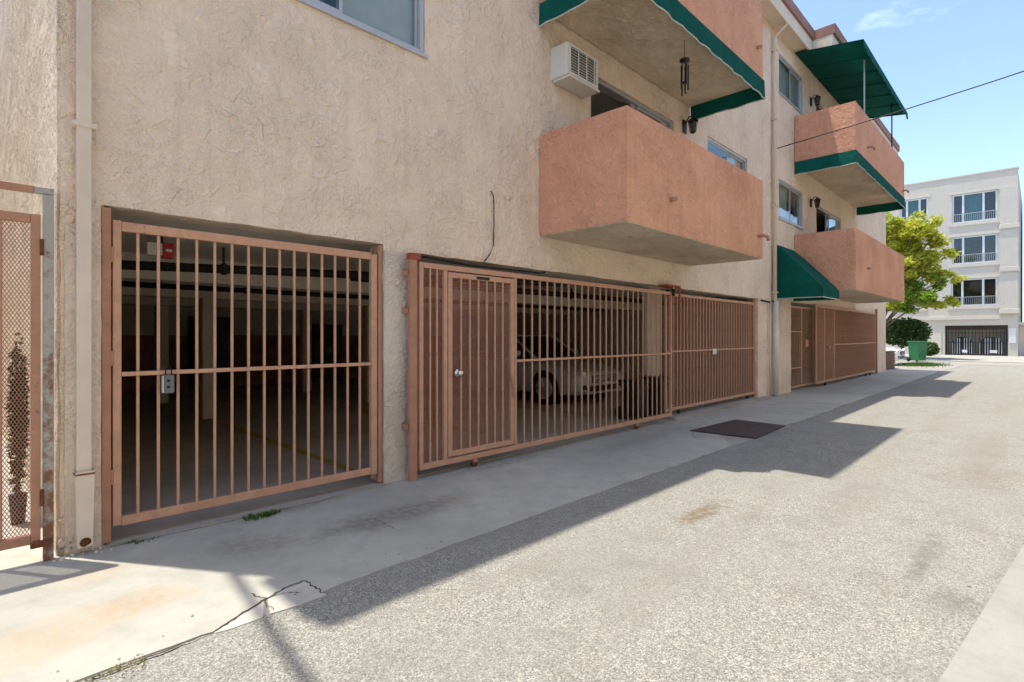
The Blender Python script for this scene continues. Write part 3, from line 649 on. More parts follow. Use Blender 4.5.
# ---- downspouts
def downspout(x, y, w, top, lower, label=None):
    o = MB().cbox(x - w / 2, x + w / 2, y - w * .8, y, lower, top, c=.006).build('downspout', 'downspout_paint', bld); return o
d = downspout(0.56, -.022, .078, 8.5, .52)
d['label'] = 'cream rectangular downspout with a rusty broken foot'
MB().box(.502, .620, -.092, -.012, 2.74, 2.77).build('strap', 'downspout_paint', d)
ft = MB(); 
for (z, w) in ((.52, .053), (.36, .055), (.12, .046)): pass
ft.add([(x_, y_, z_) for z_, w_ in ((.535, .047), (.50, .048), (.05, .040)) for x_, y_ in ((.56 - w_, -.100), (.56 + w_, -.100), (.56 + w_, -.016), (.56 - w_, -.016))],
       [(i * 4 + k, i * 4 + (k + 1) % 4, i * 4 + 4 + (k + 1) % 4, i * 4 + 4 + k) for i in range(2) for k in range(4)])
ft.build('foot', 'downspout_paint', d)
MB().box(.51, .61, -.104, -.012, .512, .522).build('joint', 'rust', d)
MB().tube([(.56, -.085, .085), (.562, -.098, .082), (.563, -.106, .08)], [.028, .031, .029], 10).build('outlet', 'rust', d, True)
d2 = MB().tube([(13.2, -.07, .30), (13.2, -.07, 8.30), (13.2, -.10, 8.38), (13.2, -OV + .02, 8.52), (13.2, -OV + .02, 8.70)], .045, 10).build('downspout', 'downspout_paint', bld, True)
for z in (2.4, 4.4, 6.4, 8.0): MB().box(13.13, 13.27, -.125, -.012, z, z + .03).build('strap', 'fascia_cream', d2)
MB().tube([(13.2, -.09, .02), (13.2, -.09, 2.2)], .065, 10).build('lower_pipe', 'downspout_white', d2, True)
MB().tube([(12.4, -.05, 2.19), (12.9, -.055, 2.17), (13.08, -.06, 2.2), (13.3, -.06, 2.2)], .02, 8).build('side_pipe', 'dark_pipe', d2, True)
MB().tube([(12.93, -.06, .02), (12.93, -.06, 2.2)], .022, 8).build('conduit', 'plaster_pillar', d2, True)
# loose cable dangling on the wall above the pedestrian gate
pts = [on_y(*p, -.02) for p in ((491, 191), (493.5, 196), (494, 206), (494, 225), (493.5, 245), (490, 254), (484, 262))]
tag(MB().tube(pts, .006, 6).build('loose_cable', 'cable', None, True), 'thin dark cable hanging loose on the wall above the pedestrian gate', 'cable')
MB().tube([on_y(420, 256, .02), on_y(470, 265.5, .02), on_y(540, 273, .02), on_y(545, 272, .02)], .012, 6).build('conduit', 'dark_pipe', bld)
# crumbled plaster at the corner foot
rg = random.Random(11)
for k in range(34):
    x = rg.uniform(.44, .64); z = abs(rg.gauss(0, .10)); s = rg.uniform(.008, .022)
    if x > .66 : x = .60
    q = MB(); n = 6
    q.prism([(x + math.cos(a) * s * rg.uniform(.6, 1.2), -.006, z + .02 + math.sin(a) * s * rg.uniform(.6, 1.6)) for a in [2 * math.pi * i / n for i in range(n)]], (0, -rg.uniform(.006, .02), 0))
    q.build('plaster_flake', rg.choice(('plaster_pillar', 'slab_edge_concrete', 'soil', 'plaster_pillar')), bld)
for k in range(26):
    x = rg.uniform(.40, .72); y = -rg.uniform(.02, .13); s = rg.uniform(.004, .016)
    c_ = MB(); bm = bmesh.new(); bmesh.ops.create_icosphere(bm, subdivisions=1, radius=s)
    for v in bm.verts: v.co *= rg.uniform(.7, 1.25); v.co.z *= .7; v.co += Vector((x, y, s * .45))
    bm.verts.index_update(); c_.add([v.co[:] for v in bm.verts], [[v.index for v in f.verts] for f in bm.faces]); bm.free()
    c_.build('rubble_piece', 'plaster_pillar', bld)

# ================================================================== AWNINGS
def roof_awning(x0, x1, label, posts=True):
    t = thing('balcony_awning', label, 'awning', ((x0 + x1) / 2, 0, 8.5)); zb, zf, dd = 8.58, 8.36, 1.50
    nx = 12; vs = []; fs = []; rows = 5
    for j in range(rows + 1):
        for i in range(nx + 1):
            f = j / rows; x = x0 + (x1 - x0) * i / nx; sag = -.02 * math.sin(math.pi * ((i * 2) % nx) / nx) * math.sin(math.pi * f)
            vs.append((x, -.02 - (dd - .02) * f, zb + (zf - zb) * f + sag))
    for j in range(rows):
        for i in range(nx): a = j * (nx + 1) + i; fs.append((a, a + 1, a + nx + 2, a + nx + 1))
    c = MB().add(vs, fs).build('canopy', 'awning_green', t); c.modifiers.new('thick', 'SOLIDIFY').thickness = .006
    n = 40; vs = []
    for i in range(n + 1):
        x = x0 + (x1 - x0) * i / n; vs += [(x, -dd - .004, zf + .003), (x, -dd - .012 - .01 * math.sin(i * 1.9), zf - .20 + .02 * math.sin(i * 1.57))]
    v = MB().add(vs, [(2 * i, 2 * i + 1, 2 * i + 3, 2 * i + 2) for i in range(n)]).build('valance', 'awning_green', t); v.modifiers.new('thick', 'SOLIDIFY').thickness = .006
    MB().tube([(x0 + .02, -dd + .02, zf - .025), (x1 - .02, -dd + .02, zf - .025)], .018, 8).build('front_rail', 'awning_green', t)
    for k in range(7):
        x = x0 + .03 + (x1 - x0 - .06) * k / 6; MB().tube([(x, -.03, zb - .025), (x, -dd + .02, zf - .025)], .014, 6).build('rafter', 'awning_green', t)
    if posts:
        for x, zz in ((x0 + 1.15, 6.9), (x1 - 1.2, 6.9)): MB().tube([(x, -D2 + .05, zz), (x, -D2 + .05, zf - .0)], .018, 8).build('post', 'awning_trim' if x < 16 else 'black_iron', t)
    return t
roof_awning(14.80, 20.70, 'green canvas awning on poles over the top far balcony')
roof_awning(5.05, 9.06, 'green canvas awning over the top near balcony, above the picture')
ea = thing('entry_awning', 'dark green canvas awning sloping out low over the garage entry beside the downspout', 'awning', (14, 0, 2.3))
x0, x1, dd = 13.34, 14.70, 1.03
zt, zm, zl = 3.56, 2.48, 2.27
prof = [(-.015, zt), (-.25, 3.34), (-.75, 2.80), (-dd + .05, 2.54), (-dd, zm), (-dd - .005, zl)]
vs = [(x, y, z) for x in (x0, x1) for y, z in prof]; n = len(prof)
MB().add(vs, [(i, i + 1, n + i + 1, n + i) for i in range(n - 1)]).build('canopy', 'awning_green', ea)
for x in (x0, x1): MB().add([(x, y, z) for y, z in prof] + [(x, -.015, zl)], [tuple(range(n + 1))]).build('side_panel', 'awning_green', ea)
for o in ea.children: o.modifiers.new('thick', 'SOLIDIFY').thickness = .005
MB().tube([(x0, -.02, zl), (x0, -dd, zl), (x1, -dd, zl), (x1, -.02, zl)], .012, 6).build('hem', 'awning_trim', ea)

# ================================================================== SMALL THINGS ON THE FACADE
ac = thing('air_conditioner', 'white window air conditioner sticking out of the wall under the upper balcony', 'air conditioner', (5.6, 0, 4.66))
x0, x1, y0, z0, z1 = 5.27, 5.93, -.27, 4.66, 5.07
cbox('casing', 'white_plastic', ac, x0, x1, y0 + .02, .05, z0, z1, c=.012)
box('grille_back', 'dark_room', ac, x0 + .05, x1 - .05, y0 + .016, y0 + .022, z0 + .05, z1 - .04)
for k in range(9): z = z0 + .07 + k * .035; box('louvre', 'alu_frame', ac, x0 + .05, x1 - .05, y0 + .006, y0 + .015, z, z + .012)
for k in range(4): x = x0 + .05 + k * .17; box('rib', 'white_plastic', ac, x, x + .018, y0 - .002, y0 + .005, z0 + .05, z1 - .04)
for b_ in ((x0 + .01, x1 - .01, y0, y0 + .019, z0 + .012, z0 + .05), (x0 + .01, x1 - .01, y0, y0 + .019, z1 - .04, z1 - .01), (x0 + .01, x0 + .05, y0 + .001, y0 + .019, z0 + .05, z1 - .04), (x1 - .05, x1 - .01, y0 + .001, y0 + .019, z0 + .05, z1 - .04)): box('grille_frame', 'white_plastic', ac, *b_)
cbox('tray', 'white_plastic', ac, x0 + .02, x1 + .01, y0 - .015, -.012, z0 - .03, z0 - .002, c=.004)
ac2 = thing('air_conditioner', 'small dark and white air conditioner on the lower far balcony wall', 'air conditioner', (20.2, 0, 4.3))
cbox('casing', 'white_plastic', ac2, 20.0, 20.6, -.25, .0, 4.25, 4.65, c=.01); box('grille', 'black_plastic', ac2, 20.05, 20.55, -.256, -.251, 4.30, 4.60)
wc = thing('wind_chime', 'bronze tube wind chime hanging under the near upper balcony', 'wind chime', (6.78, -1.08, 5.0))
cx, cy = 6.78, -1.06
MB().tube([(cx, cy, 5.09), (cx, cy, 5.36)], .004, 5).build('cord', 'bronze', wc)
MB().tube([(cx, cy, 5.075), (cx, cy, 5.10)], .065, 14).build('ring', 'bronze', wc, True)
for k in range(5):
    a = k * 1.2566 + .3; x, y = cx + .046 * math.cos(a), cy + .046 * math.sin(a); L = (.36, .30, .42, .27, .33)[k]
    MB().tube([(x, y, 5.02 - L), (x, y, 5.02)], .011, 8).build('tube', 'bronze', wc, True); MB().tube([(x, y, 5.02), (x, y, 5.08)], .002, 4).build('string', 'bronze', wc)
MB().tube([(cx, cy, 4.78), (cx, cy, 4.80)], .03, 10).build('clapper', 'bronze', wc)
MB().tube([(cx, cy, 4.80), (cx, cy, 5.08)], .002, 4).build('string', 'bronze', wc)
def lantern(x, z, label):
    t = thing('wall_lantern', label, 'lantern', (x, 0, z), 'lanterns beside the balcony doors')
    cbox('back_plate', 'black_iron', t, x - .06, x + .06, -.03, -.009, z - .10, z + .12); MB().tube([(x, -.03, z + .05), (x, -.10, z + .16), (x, -.17, z + .14)], .012, 6).build('arm', 'black_iron', t)
    MB().tube([(x, -.17, z - .12), (x, -.17, z + .06)], [.045, .075], 6).build('glass', 'car_glass', t)
    MB().tube([(x, -.17, z + .062), (x, -.17, z + .13)], [.10, .02], 6).build('cap', 'black_iron', t); MB().tube([(x, -.17, z - .15), (x, -.17, z - .122)], [.02, .055], 6).build('base', 'black_iron', t)
    for k in range(6):
        a = k * math.pi / 3 + .26; MB().tube([(x + .05 * math.cos(a), -.17 + .05 * math.sin(a), z - .12), (x + .08 * math.cos(a), -.17 + .08 * math.sin(a), z + .06)], .006, 4).build('bar', 'black_iron', t)
lantern(8.86, 5.05, 'black wall lantern beside the near balcony door under the green valance')
lantern(16.15, 7.75, 'black wall lantern under the top far awning'); lantern(16.15, 5.0, 'black wall lantern beside the lower far balcony door')
w0 = on_y(775, 149, -.06)
pp = [Vector((w0.x, -.06, w0.z)).lerp(Vector((13.2, -10.5, w0.z + 1.38)), k / 14) - Vector((0, 0, .20 * math.sin(math.pi * k / 14))) for k in range(15)]
tag(MB().tube(pp, .011, 6).build('overhead_cable', 'cable', None, True), 'dark overhead cable crossing the alley from the downspout', 'cable')
pp = [Vector((.75, 6.8, 9.55)).lerp(Vector((-1.10, -11, 9.3)), k / 12) - Vector((0, 0, .5 * math.sin(math.pi * k / 12))) for k in range(13)]
tag(MB().tube(pp, .032, 8).build('service_cable', 'cable', None, True), 'thick service cable above the roof corner that casts the slanting line on the road', 'cable')

rm = MB().tube([(.75, 6.8, 8.9), (.75, 6.8, 9.7)], .03, 8).build('roof_mast', 'alu_frame', bld)
# ================================================================== GATES
def bars(root, xs_, z0, z1, y, w=.017, mat='gate_paint', name='bar'):
    first = None
    for x in xs_:
        if first is None: first = MB().box(x - w / 2, x + w / 2, y - w / 2, y + w / 2, z0, z1).build(name, mat, root); x_first = x
        else: inst(first, (x - x_first, 0, 0))
def diamond(x0, x1, z0, z1, y, pitch, wire, slope=2.0, axis=0):
    """expanded-metal sheet: two families of slanting strands clipped to the rectangle"""
    mb = MB(); H = z1 - z0; run = H / slope
    for sgn in (1, -1):
        s = x0 - run
        while s < x1 + run:
            a = (s, z0); b = (s + sgn * run, z1)
            pts = []
            for t in (0, 1): pass
            # clip in x
            t0, t1 = 0.0, 1.0; dx = b[0] - a[0]
            ta, tb = (x0 - a[0]) / dx, (x1 - a[0]) / dx
            if ta > tb: ta, tb = tb, ta
            t0, t1 = max(t0, ta), min(t1, tb)
            if t1 - t0 > .01:
                p, q = Vector((a[0] + dx * t0, 0, z0 + H * t0)), Vector((a[0] + dx * t1, 0, z0 + H * t1))
                n = Vector((-(q - p).z, 0, (q - p).x)).normalized() * wire / 2; off = Vector((0, y + sgn * wire * .16, 0))
                dpt = Vector((0, wire * .35, 0))
                mb.add([p - n + off, q - n + off, q + n + off, p + n + off, p - n + off + dpt, q - n + off + dpt, q + n + off + dpt, p + n + off + dpt],
                       [(0, 1, 2, 3), (7, 6, 5, 4), (0, 4, 5, 1), (3, 2, 6, 7)])
            s += pitch
    return mb
def rail(root, name, x0, x1, y, d, z0, z1, mat='gate_paint'): return cbox(name, mat, root, x0, x1, y - d / 2, y + d / 2, z0, z1, c=.003)

# first garage gate
g1 = thing('garage_gate', 'narrow brown barred garage gate with a lockbox, nearest the white downspout', 'gate', (1.7, .03, 0))
GY = .03
rail(g1, 'fixed_post', A0 + .006, .712, GY, .05, .012, 2.262, 'gate_paint_deep'); rail(g1, 'fixed_post', 2.765, A1 - .008, GY, .05, .012, 2.262, 'gate_paint_deep')
rail(g1, 'stile', .722, .770, GY, .045, .115, 2.185); rail(g1, 'stile', 2.690, 2.752, GY, .045, .10, 2.165)
rail(g1, 'top_rail', .771, 2.689, GY, .042, 2.115, 2.18); rail(g1, 'bottom_rail', .771, 2.689, GY, .042, .108, .17)
bars(g1, [.866 + k * .1225 for k in range(15)], .171, 2.114, GY)
rail(g1, 'mid_rail', .771, 2.689, GY - .018, .012, 1.125, 1.155)
for z in (.45, 1.25, 1.95): MB().tube([(.717, GY - .02, z - .05), (.717, GY - .02, z + .05)], .011, 8).build('hinge', 'gate_paint_deep', g1)
lb = thing('lockbox', 'small grey key lockbox hanging from the middle rail of the narrow gate', 'lockbox', (1.04, 0, 1.0))
p = on_y(168.5, 384, -.03)
cbox('body', 'grey_plastic', lb, p.x - .032, p.x + .034, -.05, -.012, p.z - .065, p.z + .065, c=.008); cbox('face', 'white_plastic', lb, p.x - .038, p.x - .0325, -.052, -.010, p.z - .06, p.z + .06, c=.002)
MB().tube([(p.x - .018, -.03, p.z + .06), (p.x - .018, -.03, p.z + .10), (p.x, -.03, p.z + .125), (p.x + .018, -.03, p.z + .10), (p.x + .018, -.03, p.z + .06)], .005, 6).build('shackle', 'black_iron', lb, True)
for dz in (.025, -.02): MB().tube([(p.x - .005, -.055, p.z + dz), (p.x - .005, -.05, p.z + dz)], .011, 8).build('dial', 'black_plastic', lb)

# wide sliding gate with a pedestrian door
GY = -.115
g2 = thing('sliding_gate', 'wide brown sliding gate with a mesh pedestrian door and chrome knob', 'gate', (5.7, GY, 0))
X = lambda px, y=GY: on_y(px, 300, y).x
ZT, ZB = 2.125, .085
xl, xr = X(418), X(671)
hp = cbox('hanging_post', 'gate_paint_deep', g2, X(409), X(416), GY - .025, GY + .025, .0, 2.175, c=.004)
MB().cbox(X(408), X(419), GY - .034, GY + .034, 2.14, 2.20, c=.004).build('post_cap', 'gate_cap', hp)
for z in (1.99, 1.62, .50): MB().cbox(3.01, X(407.5) - .003, GY + .0, GY + .09, z, z + .05, c=.003).build('wall_bracket', 'gate_paint_deep', hp)
rail(g2, 'stile', xl + .006, xl + .052, GY, .042, ZB, ZT); rail(g2, 'end_stile', xr - .04, xr, GY, .042, ZB, ZT)
rail(g2, 'top_rail', xl + .053, xr - .041, GY, .042, ZT - .055, ZT - .001); rail(g2, 'bottom_rail', xl + .053, xr - .041, GY, .042, ZB + .001, ZB + .058)
dx0, dx1 = X(447), X(513)
rail(g2, 'stile', dx0 - .055, dx0 - .008, GY, .042, ZB + .059, ZT - .056); rail(g2, 'stile', dx1 + .008, dx1 + .045, GY, .042, ZB + .059, ZT - .056)
bars(g2, [xl + .053 + (dx0 - .055 - xl - .053) * (k + 1) / 3 for k in range(2)], ZB + .059, ZT - .056, GY - .010)
me_ = diamond(xl + .052, dx0 - .053, ZB + .06, ZT - .057, GY + .012, .016, .0036).build('mesh_panel', 'gate_mesh_paint', g2); 
ga = dx1 + .045; gb = xr - .04; nb = 25
bars(g2, [ga + (gb - ga) * (k + 1) / (nb + 1) for k in range(nb)], ZB + .059, ZT - .056, GY)
rail(g2, 'mid_rail', ga, gb, GY - .018, .014, 1.10, 1.128)
dr = thing('_tmp', 'x', 'x'); bpy.data.objects.remove(dr)
zd0, zd1 = ZB + .075, ZT - .07
dfr = MB(); f = .055
dfr.cbox(dx0, dx0 + f, GY - .024, GY + .018, zd0, zd1, c=.003); dfr.cbox(dx1 - f, dx1, GY - .024, GY + .018, zd0, zd1, c=.003)
dfr.cbox(dx0 + f + .001, dx1 - f - .001, GY - .023, GY + .017, zd1 - f, zd1, c=.003); dfr.cbox(dx0 + f + .001, dx1 - f - .001, GY - .023, GY + .017, zd0, zd0 + f, c=.003)
door = dfr.build('pedestrian_door', 'gate_paint', g2)
b0 = None
for k in range(6):
    x = dx0 + f + (dx1 - dx0 - 2 * f) * (k + 1) / 7
    o = MB().box(x - .009, x + .009, GY - .018, GY, zd0 + f, zd1 - f).build('bar', 'gate_paint', door) if b0 is None else inst(b0, (x - bx, 0, 0), door)
    if b0 is None: b0, bx = o, x
diamond(dx0 + f, dx1 - f, zd0 + f, zd1 - f, GY + .006, .016, .0036).build('mesh_panel', 'gate_mesh_paint', door)
kx, kz = X(458, GY - .03), on_y(458, 373, GY - .03).z
MB().tube([(kx, GY - .025, kz), (kx, GY - .032, kz)], .042, 18).build('rose', 'chrome', door, True)
MB().tube([(kx, GY - .03, kz), (kx, GY - .055, kz), (kx, GY - .06, kz), (kx, GY - .08, kz), (kx, GY - .092, kz)], [.014, .013, .03, .034, .022], 16).build('knob', 'chrome', door, True)
cbox('closer', 'black_iron', door, X(475), X(488), GY - .035, GY - .025, zd1 - .045, zd1 - .018)
MB().tube([on_y(510, 372, GY - .04), on_y(512, 380, GY - .05), on_y(515, 398, GY - .05)], .012, 8).build('pull_handle', 'gate_paint_deep', g2)
def wheel(root, x, y, r=.035):
    MB().cbox(x - .03, x + .03, y - .03, y + .03, ZB - .035, ZB - .001, c=.003).build('wheel_bracket', 'gate_paint_deep', root)
    MB().tube([(x, y - .018, r), (x, y + .018, r)], r, 14).build('wheel', 'rust', root, True)
for px in (474, 636): wheel(g2, X(px), GY)
# roller bracket on the wall at the end of the sliding gate
rb = thing('gate_guide', 'brown steel guide bracket with black rollers at the top end of the sliding gate', 'bracket', (8.3, -.1, 2.1))
a = X(664); b = X(677)
cbox('bracket_top', 'gate_cap', rb, a, b, GY - .07, -.01, 2.20, 2.235); cbox('bracket_side', 'gate_cap', rb, b - .03, b, GY - .07, GY - .04, 1.95, 2.199); cbox('bracket_back', 'gate_cap', rb, b - .03, b + .03, -.03, -.009, 2.0, 2.199)
for yy in (GY - .05, GY + .055): MB().tube([((a + b) / 2, yy, 2.06), ((a + b) / 2, yy, 2.17)], .026, 10).build('roller', 'black_plastic', rb, True); MB().tube([((a + b) / 2, yy, 2.165), ((a + b) / 2, yy, 2.205)], .008, 6).build('axle', 'chrome', rb)

# third gate, fine bars and mesh, set in the opening
GY = .06
g3 = thing('garage_gate', 'brown barred gate backed with mesh carrying a small white plate', 'gate', (10.3, GY, 0))
xl, xr = 8.30, X(753.5, GY); ZB3, ZT3 = .12, 2.135
rail(g3, 'stile', xl, xl + .045, GY, .04, ZB3, ZT3); rail(g3, 'stile', xr - .05, xr, GY, .04, ZB3, ZT3, 'gate_paint_deep')
rail(g3, 'top_rail', xl + .046, xr - .051, GY, .04, ZT3 - .05, ZT3 - .001); rail(g3, 'bottom_rail', xl + .046, xr - .051, GY, .04, ZB3 + .001, ZB3 + .055)
bars(g3, [xl + .045 + (xr - xl - .095) * (k + 1) / 30 for k in range(29)], ZB3 + .056, ZT3 - .051, GY, .018)
rail(g3, 'mid_rail', xl + .046, xr - .051, GY - .018, .012, 1.12, 1.15)
diamond(xl + .045, xr - .05, ZB3 + .056, ZT3 - .051, GY + .013, .030, .0048).build('mesh_panel', 'gate_mesh_paint', g3)
p = on_y(715, 351.5, GY - .04); cbox('plate', 'white_plastic', g3, p.x - .085, p.x + .085, GY - .034, GY - .028, p.z - .055, p.z + .055, c=.002)
for x in (xr - .35, xl + .5): MB().tube([(x, GY - .018, .083), (x, GY + .018, .083)], .037, 12).build('wheel', 'black_iron', g3, True)
rail(g3, 'fixed_post', xr + .03, xr + .09, GY + .02, .05, .045, 2.21, 'gate_paint_deep')

# far gates: entry leaf, panel, sliding gate
GY = .10
ge = thing('entry_gate', 'brown barred entry gate under the green entry awning', 'gate', (15.4, GY, 0))
xa, xb = 14.62, 16.75
for x in (xa, (xa + xb) / 2 - .03, xb - .05): rail(ge, 'stile', x, x + .05, GY, .045, .05, 2.18)
rail(ge, 'top_rail', xa + .051, (xa + xb) / 2 - .031, GY, .04, 2.13, 2.179); rail(ge, 'top_rail', (xa + xb) / 2 + .021, xb - .051, GY, .04, 2.13, 2.179)
rail(ge, 'bottom_rail', (xa + xb) / 2 + .021, xb - .051, GY, .04, .055, .11); rail(ge, 'bottom_rail', xa + .051, (xa + xb) / 2 - .031, GY, .04, .055, .11)
rail(ge, 'mid_rail', xa + .051, (xa + xb) / 2 - .031, GY - .018, .012, 1.5, 1.53); rail(ge, 'mid_rail', xa + .051, (xa + xb) / 2 - .031, GY - .018, .012, .55, .58)
bars(ge, [xa + .13 + k * .13 for k in range(7)], .111, 2.129, GY); bars(ge, [(xa + xb) / 2 + .11 + k * .125 for k in range(7)], .111, 2.129, GY)
cbox('letter_flap', 'gate_paint', ge, (xa + xb) / 2 + .3, (xa + xb) / 2 + .6, GY - .03, GY - .022, 1.1, 1.3)
GY = -.10
g4 = thing('sliding_gate', 'brown mesh-backed sliding gate far down the building beside the green awning', 'gate', (20, GY, 0))
xa, xm, xb = 16.25, 18.0, 23.6
for x in (xa, xa + .75, xm, xb - .05): rail(g4, 'stile', x, x + .06, GY, .045, .09, 2.25)
for p, q in ((xa + .061, xa + .749), (xa + .811, xm - .001), (xm + .061, xb - .051)):
    rail(g4, 'top_rail', p, q, GY, .04, 2.19, 2.249); rail(g4, 'bottom_rail', p, q, GY, .04, .091, .15)
bars(g4, [xm + .06 + (xb - xm - .11) * (k + 1) / 38 for k in range(37)], .151, 2.189, GY, .018)
bars(g4, [xa + .06 + .69 * (k + 1) / 6 for k in range(5)], .151, 2.189, GY, .018); bars(g4, [xa + .81 + .94 * (k + 1) / 8 for k in range(7)], .151, 2.189, GY, .018)
rail(g4, 'mid_rail', xm + .061, xb - .051, GY - .018, .014, 1.13, 1.165)
diamond(xm + .06, xb - .05, .15, 2.19, GY + .013, .05, .0095).build('mesh_panel', 'gate_mesh_paint', g4)
diamond(xa + .06, xm - .001, .15, 2.19, GY + .013, .05, .0095).build('mesh_panel', 'gate_mesh_paint', g4)
MB().tube([(17.3, GY - .03, 1.08), (17.3, GY - .08, 1.08)], .03, 10).build('knob', 'chrome', g4)
for x in (17.2, 22.2, 22.8):
    MB().tube([(x, GY - .02, .045), (x, GY + .02, .045)], .043, 12).build('wheel', 'black_iron', g4, True)
fp = cbox('guide_post', 'gate_paint_deep', g4, 23.75, 23.83, GY - .05, GY + .03, 0.0, 2.4, c=.004)

# left side gate with coarse expanded mesh
GY = -.02
lg = thing('passage_gate', 'brown side gate of diamond mesh in a steel frame left of the downspout', 'gate', (0, GY, 0))
rail(lg, 'stile', .305, .350, GY, .045, .12, 2.15, 'gate_paint_deep'); rail(lg, 'stile', -.72, -.675, GY, .045, .12, 2.15, 'gate_paint_deep')
rail(lg, 'top_rail', -.674, .304, GY, .042, 2.095, 2.149, 'gate_paint_deep'); rail(lg, 'bottom_rail', -.674, .304, GY, .042, .121, .18, 'gate_paint_deep')
rail(lg, 'mid_stile', .150, .178, GY, .04, .181, 2.094, 'gate_paint_deep'); rail(lg, 'mid_stile', -.28, -.25, GY, .04, .181, 2.094, 'gate_paint_deep')
diamond(-.674, .304, .181, 2.094, GY + .01, .018, .0036, 1.8).build('mesh_panel', 'gate_mesh_paint', lg)
gpst = cbox('gate_post', 'galvanised_rusty', lg, .362, .412, GY - .025, GY + .025, 0, 2.28, c=.004)
rail(lg, 'header_bar', -.9, .32, GY, .045, 2.282, 2.325, 'gate_paint_deep'); rail(lg, 'header_bar', .321, .415, GY, .045, 2.283, 2.324, 'galvanised_rusty')
cbox('gate_post', 'gate_paint_deep', lg, -.80, -.75, GY - .025, GY + .025, 0, 2.28, c=.004)
cbox('latch', 'rust', lg, .30, .40, GY - .05, GY - .026, .10, .14)
for z in (.4, 1.95): MB().tube([(.356, GY - .024, z - .05), (.356, GY - .024, z + .05)], .011, 8).build('hinge', 'rust', lg)

# steel plate lying at the apron edge
pl = [on_g(*q, .004) for q in ((690, 431), (735, 420), (786, 426), (756, 438.5))]
tag(MB().prism([(p.x, p.y, .0035) for p in pl], (0, 0, .012)).build('steel_plate', 'steel_plate'), 'dark rusty steel plate lying on the ground at the apron edge', 'steel plate')
bpy.data.objects['steel_plate'].modifiers.new('bev', 'BEVEL').width = .003

# building on the far side of the side passage, left of the picture
nl = thing('passage_neighbour', 'tan stucco building on the left side of the gated passage, outside the picture', 'building', (-6, 6, 0))
box('wall', 'stucco_opposite', nl, -9, -2.6, .3, 16, 0, 7.0); box('roof', 'tar_roof', nl, -9.2, -2.4, .1, 16.2, 7.003, 7.2); 
for y_ in (2.5, 6.5, 10.5):
    w = box('window', 'alu_frame', nl, -2.597, -2.55, y_, y_ + 1.5, 3.9, 5.1); box('pane', 'window_glass', w, -2.548, -2.54, y_ + .06, y_ + 1.44, 3.96, 5.04)
# building on the other side of the alley (behind the camera)
ob = thing('opposite_building', 'tan stucco building across the alley, behind the viewer', 'building', (6, -9, 0))
ohol = [(x, x + 1.8, z, z + 1.1) for x in (-10, -4.5, 1, 6.5, 12, 17.5, 23, 28.5) for z in (1.5, 4.4, 7.2)]
mo = Matrix(((1, 0, 0, 0), (0, -1, 0, -9.0), (0, 0, 1, 0), (0, 0, 0, 1)))
ow = grid_wall(lines(-14, 33, 1.2, sorted({h[0] for h in ohol} | {h[1] for h in ohol})), lines(0, 9.4, .8, sorted({h[2] for h in ohol} | {h[3] for h in ohol})), ohol, .25, 0, 1, 0, mo).build('facade_wall', 'stucco_opposite', ob)
box('body', 'stucco_opposite', ob, -13.9, 32.9, -20, -9.5, 0, 9.3)
for (a, b, c, d_) in ohol:
    w = MB(); f = .06
    for q in ((a, b, -9.16, -9.1, c, c + f), (a, b, -9.16, -9.1, d_ - f, d_), (a, a + f, -9.159, -9.1, c + f, d_ - f), (b - f, b, -9.159, -9.1, c + f, d_ - f)): w.box(*q)
    o = w.build('window', 'alu_frame', ob); box('pane', 'window_glass', o, a + f, b - f, -9.14, -9.13, c + f, d_ - f)
# ================================================================== PLANTS
def blades(name, mat, c, n, h, spread, label, seed, cat='weed', w=.006):
    rg = random.Random(seed); t = thing(name, label, cat, (c[0], c[1], 0)); mb = MB()
    for k in range(n):
        a = rg.uniform(0, 6.28); r = spread * math.sqrt(rg.random()); x, y = c[0] + math.cos(a) * r, c[1] + math.sin(a) * r * .5
        hh = h * rg.uniform(.4, 1); lx, ly = math.cos(a) * hh * .8, math.sin(a) * hh * .8; b_ = rg.uniform(0, 3.14); ww = w * rg.uniform(.6, 1.4); dx, dy = math.cos(b_) * ww, math.sin(b_) * ww
        mb.add([(x - dx, y - dy, .001), (x + dx, y + dy, .001), (x + lx * .5 + dx * .8, y + ly * .5 + dy * .8, hh * .6), (x + lx * .5 - dx * .8, y + ly * .5 - dy * .8, hh * .6), (x + lx, y + ly, hh * .75)], [(0, 1, 2, 3), (3, 2, 4)])
    mb.build('leaves', mat, t); return t
q = on_g(258, 518); blades('weed', 'leaf_weed', q, 90, .05, .10, 'small green weed growing in the joint before the narrow gate', 4)
q = on_g(272, 514); blades('weed', 'leaf_weed', q, 30, .035, .06, 'tiny weed right of the larger one in the joint before the narrow gate', 5)
q = on_g(143, 541); blades('weed', 'leaf_weed', q, 26, .03, .09, 'thin green weed in the joint near the downspout', 6)
q = on_g(118, 672); blades('grass_tuft', 'leaf_dry', q, 60, .020, .11, 'dry yellow grass tuft at the apron edge in the near left corner', 7, 'grass', .004)
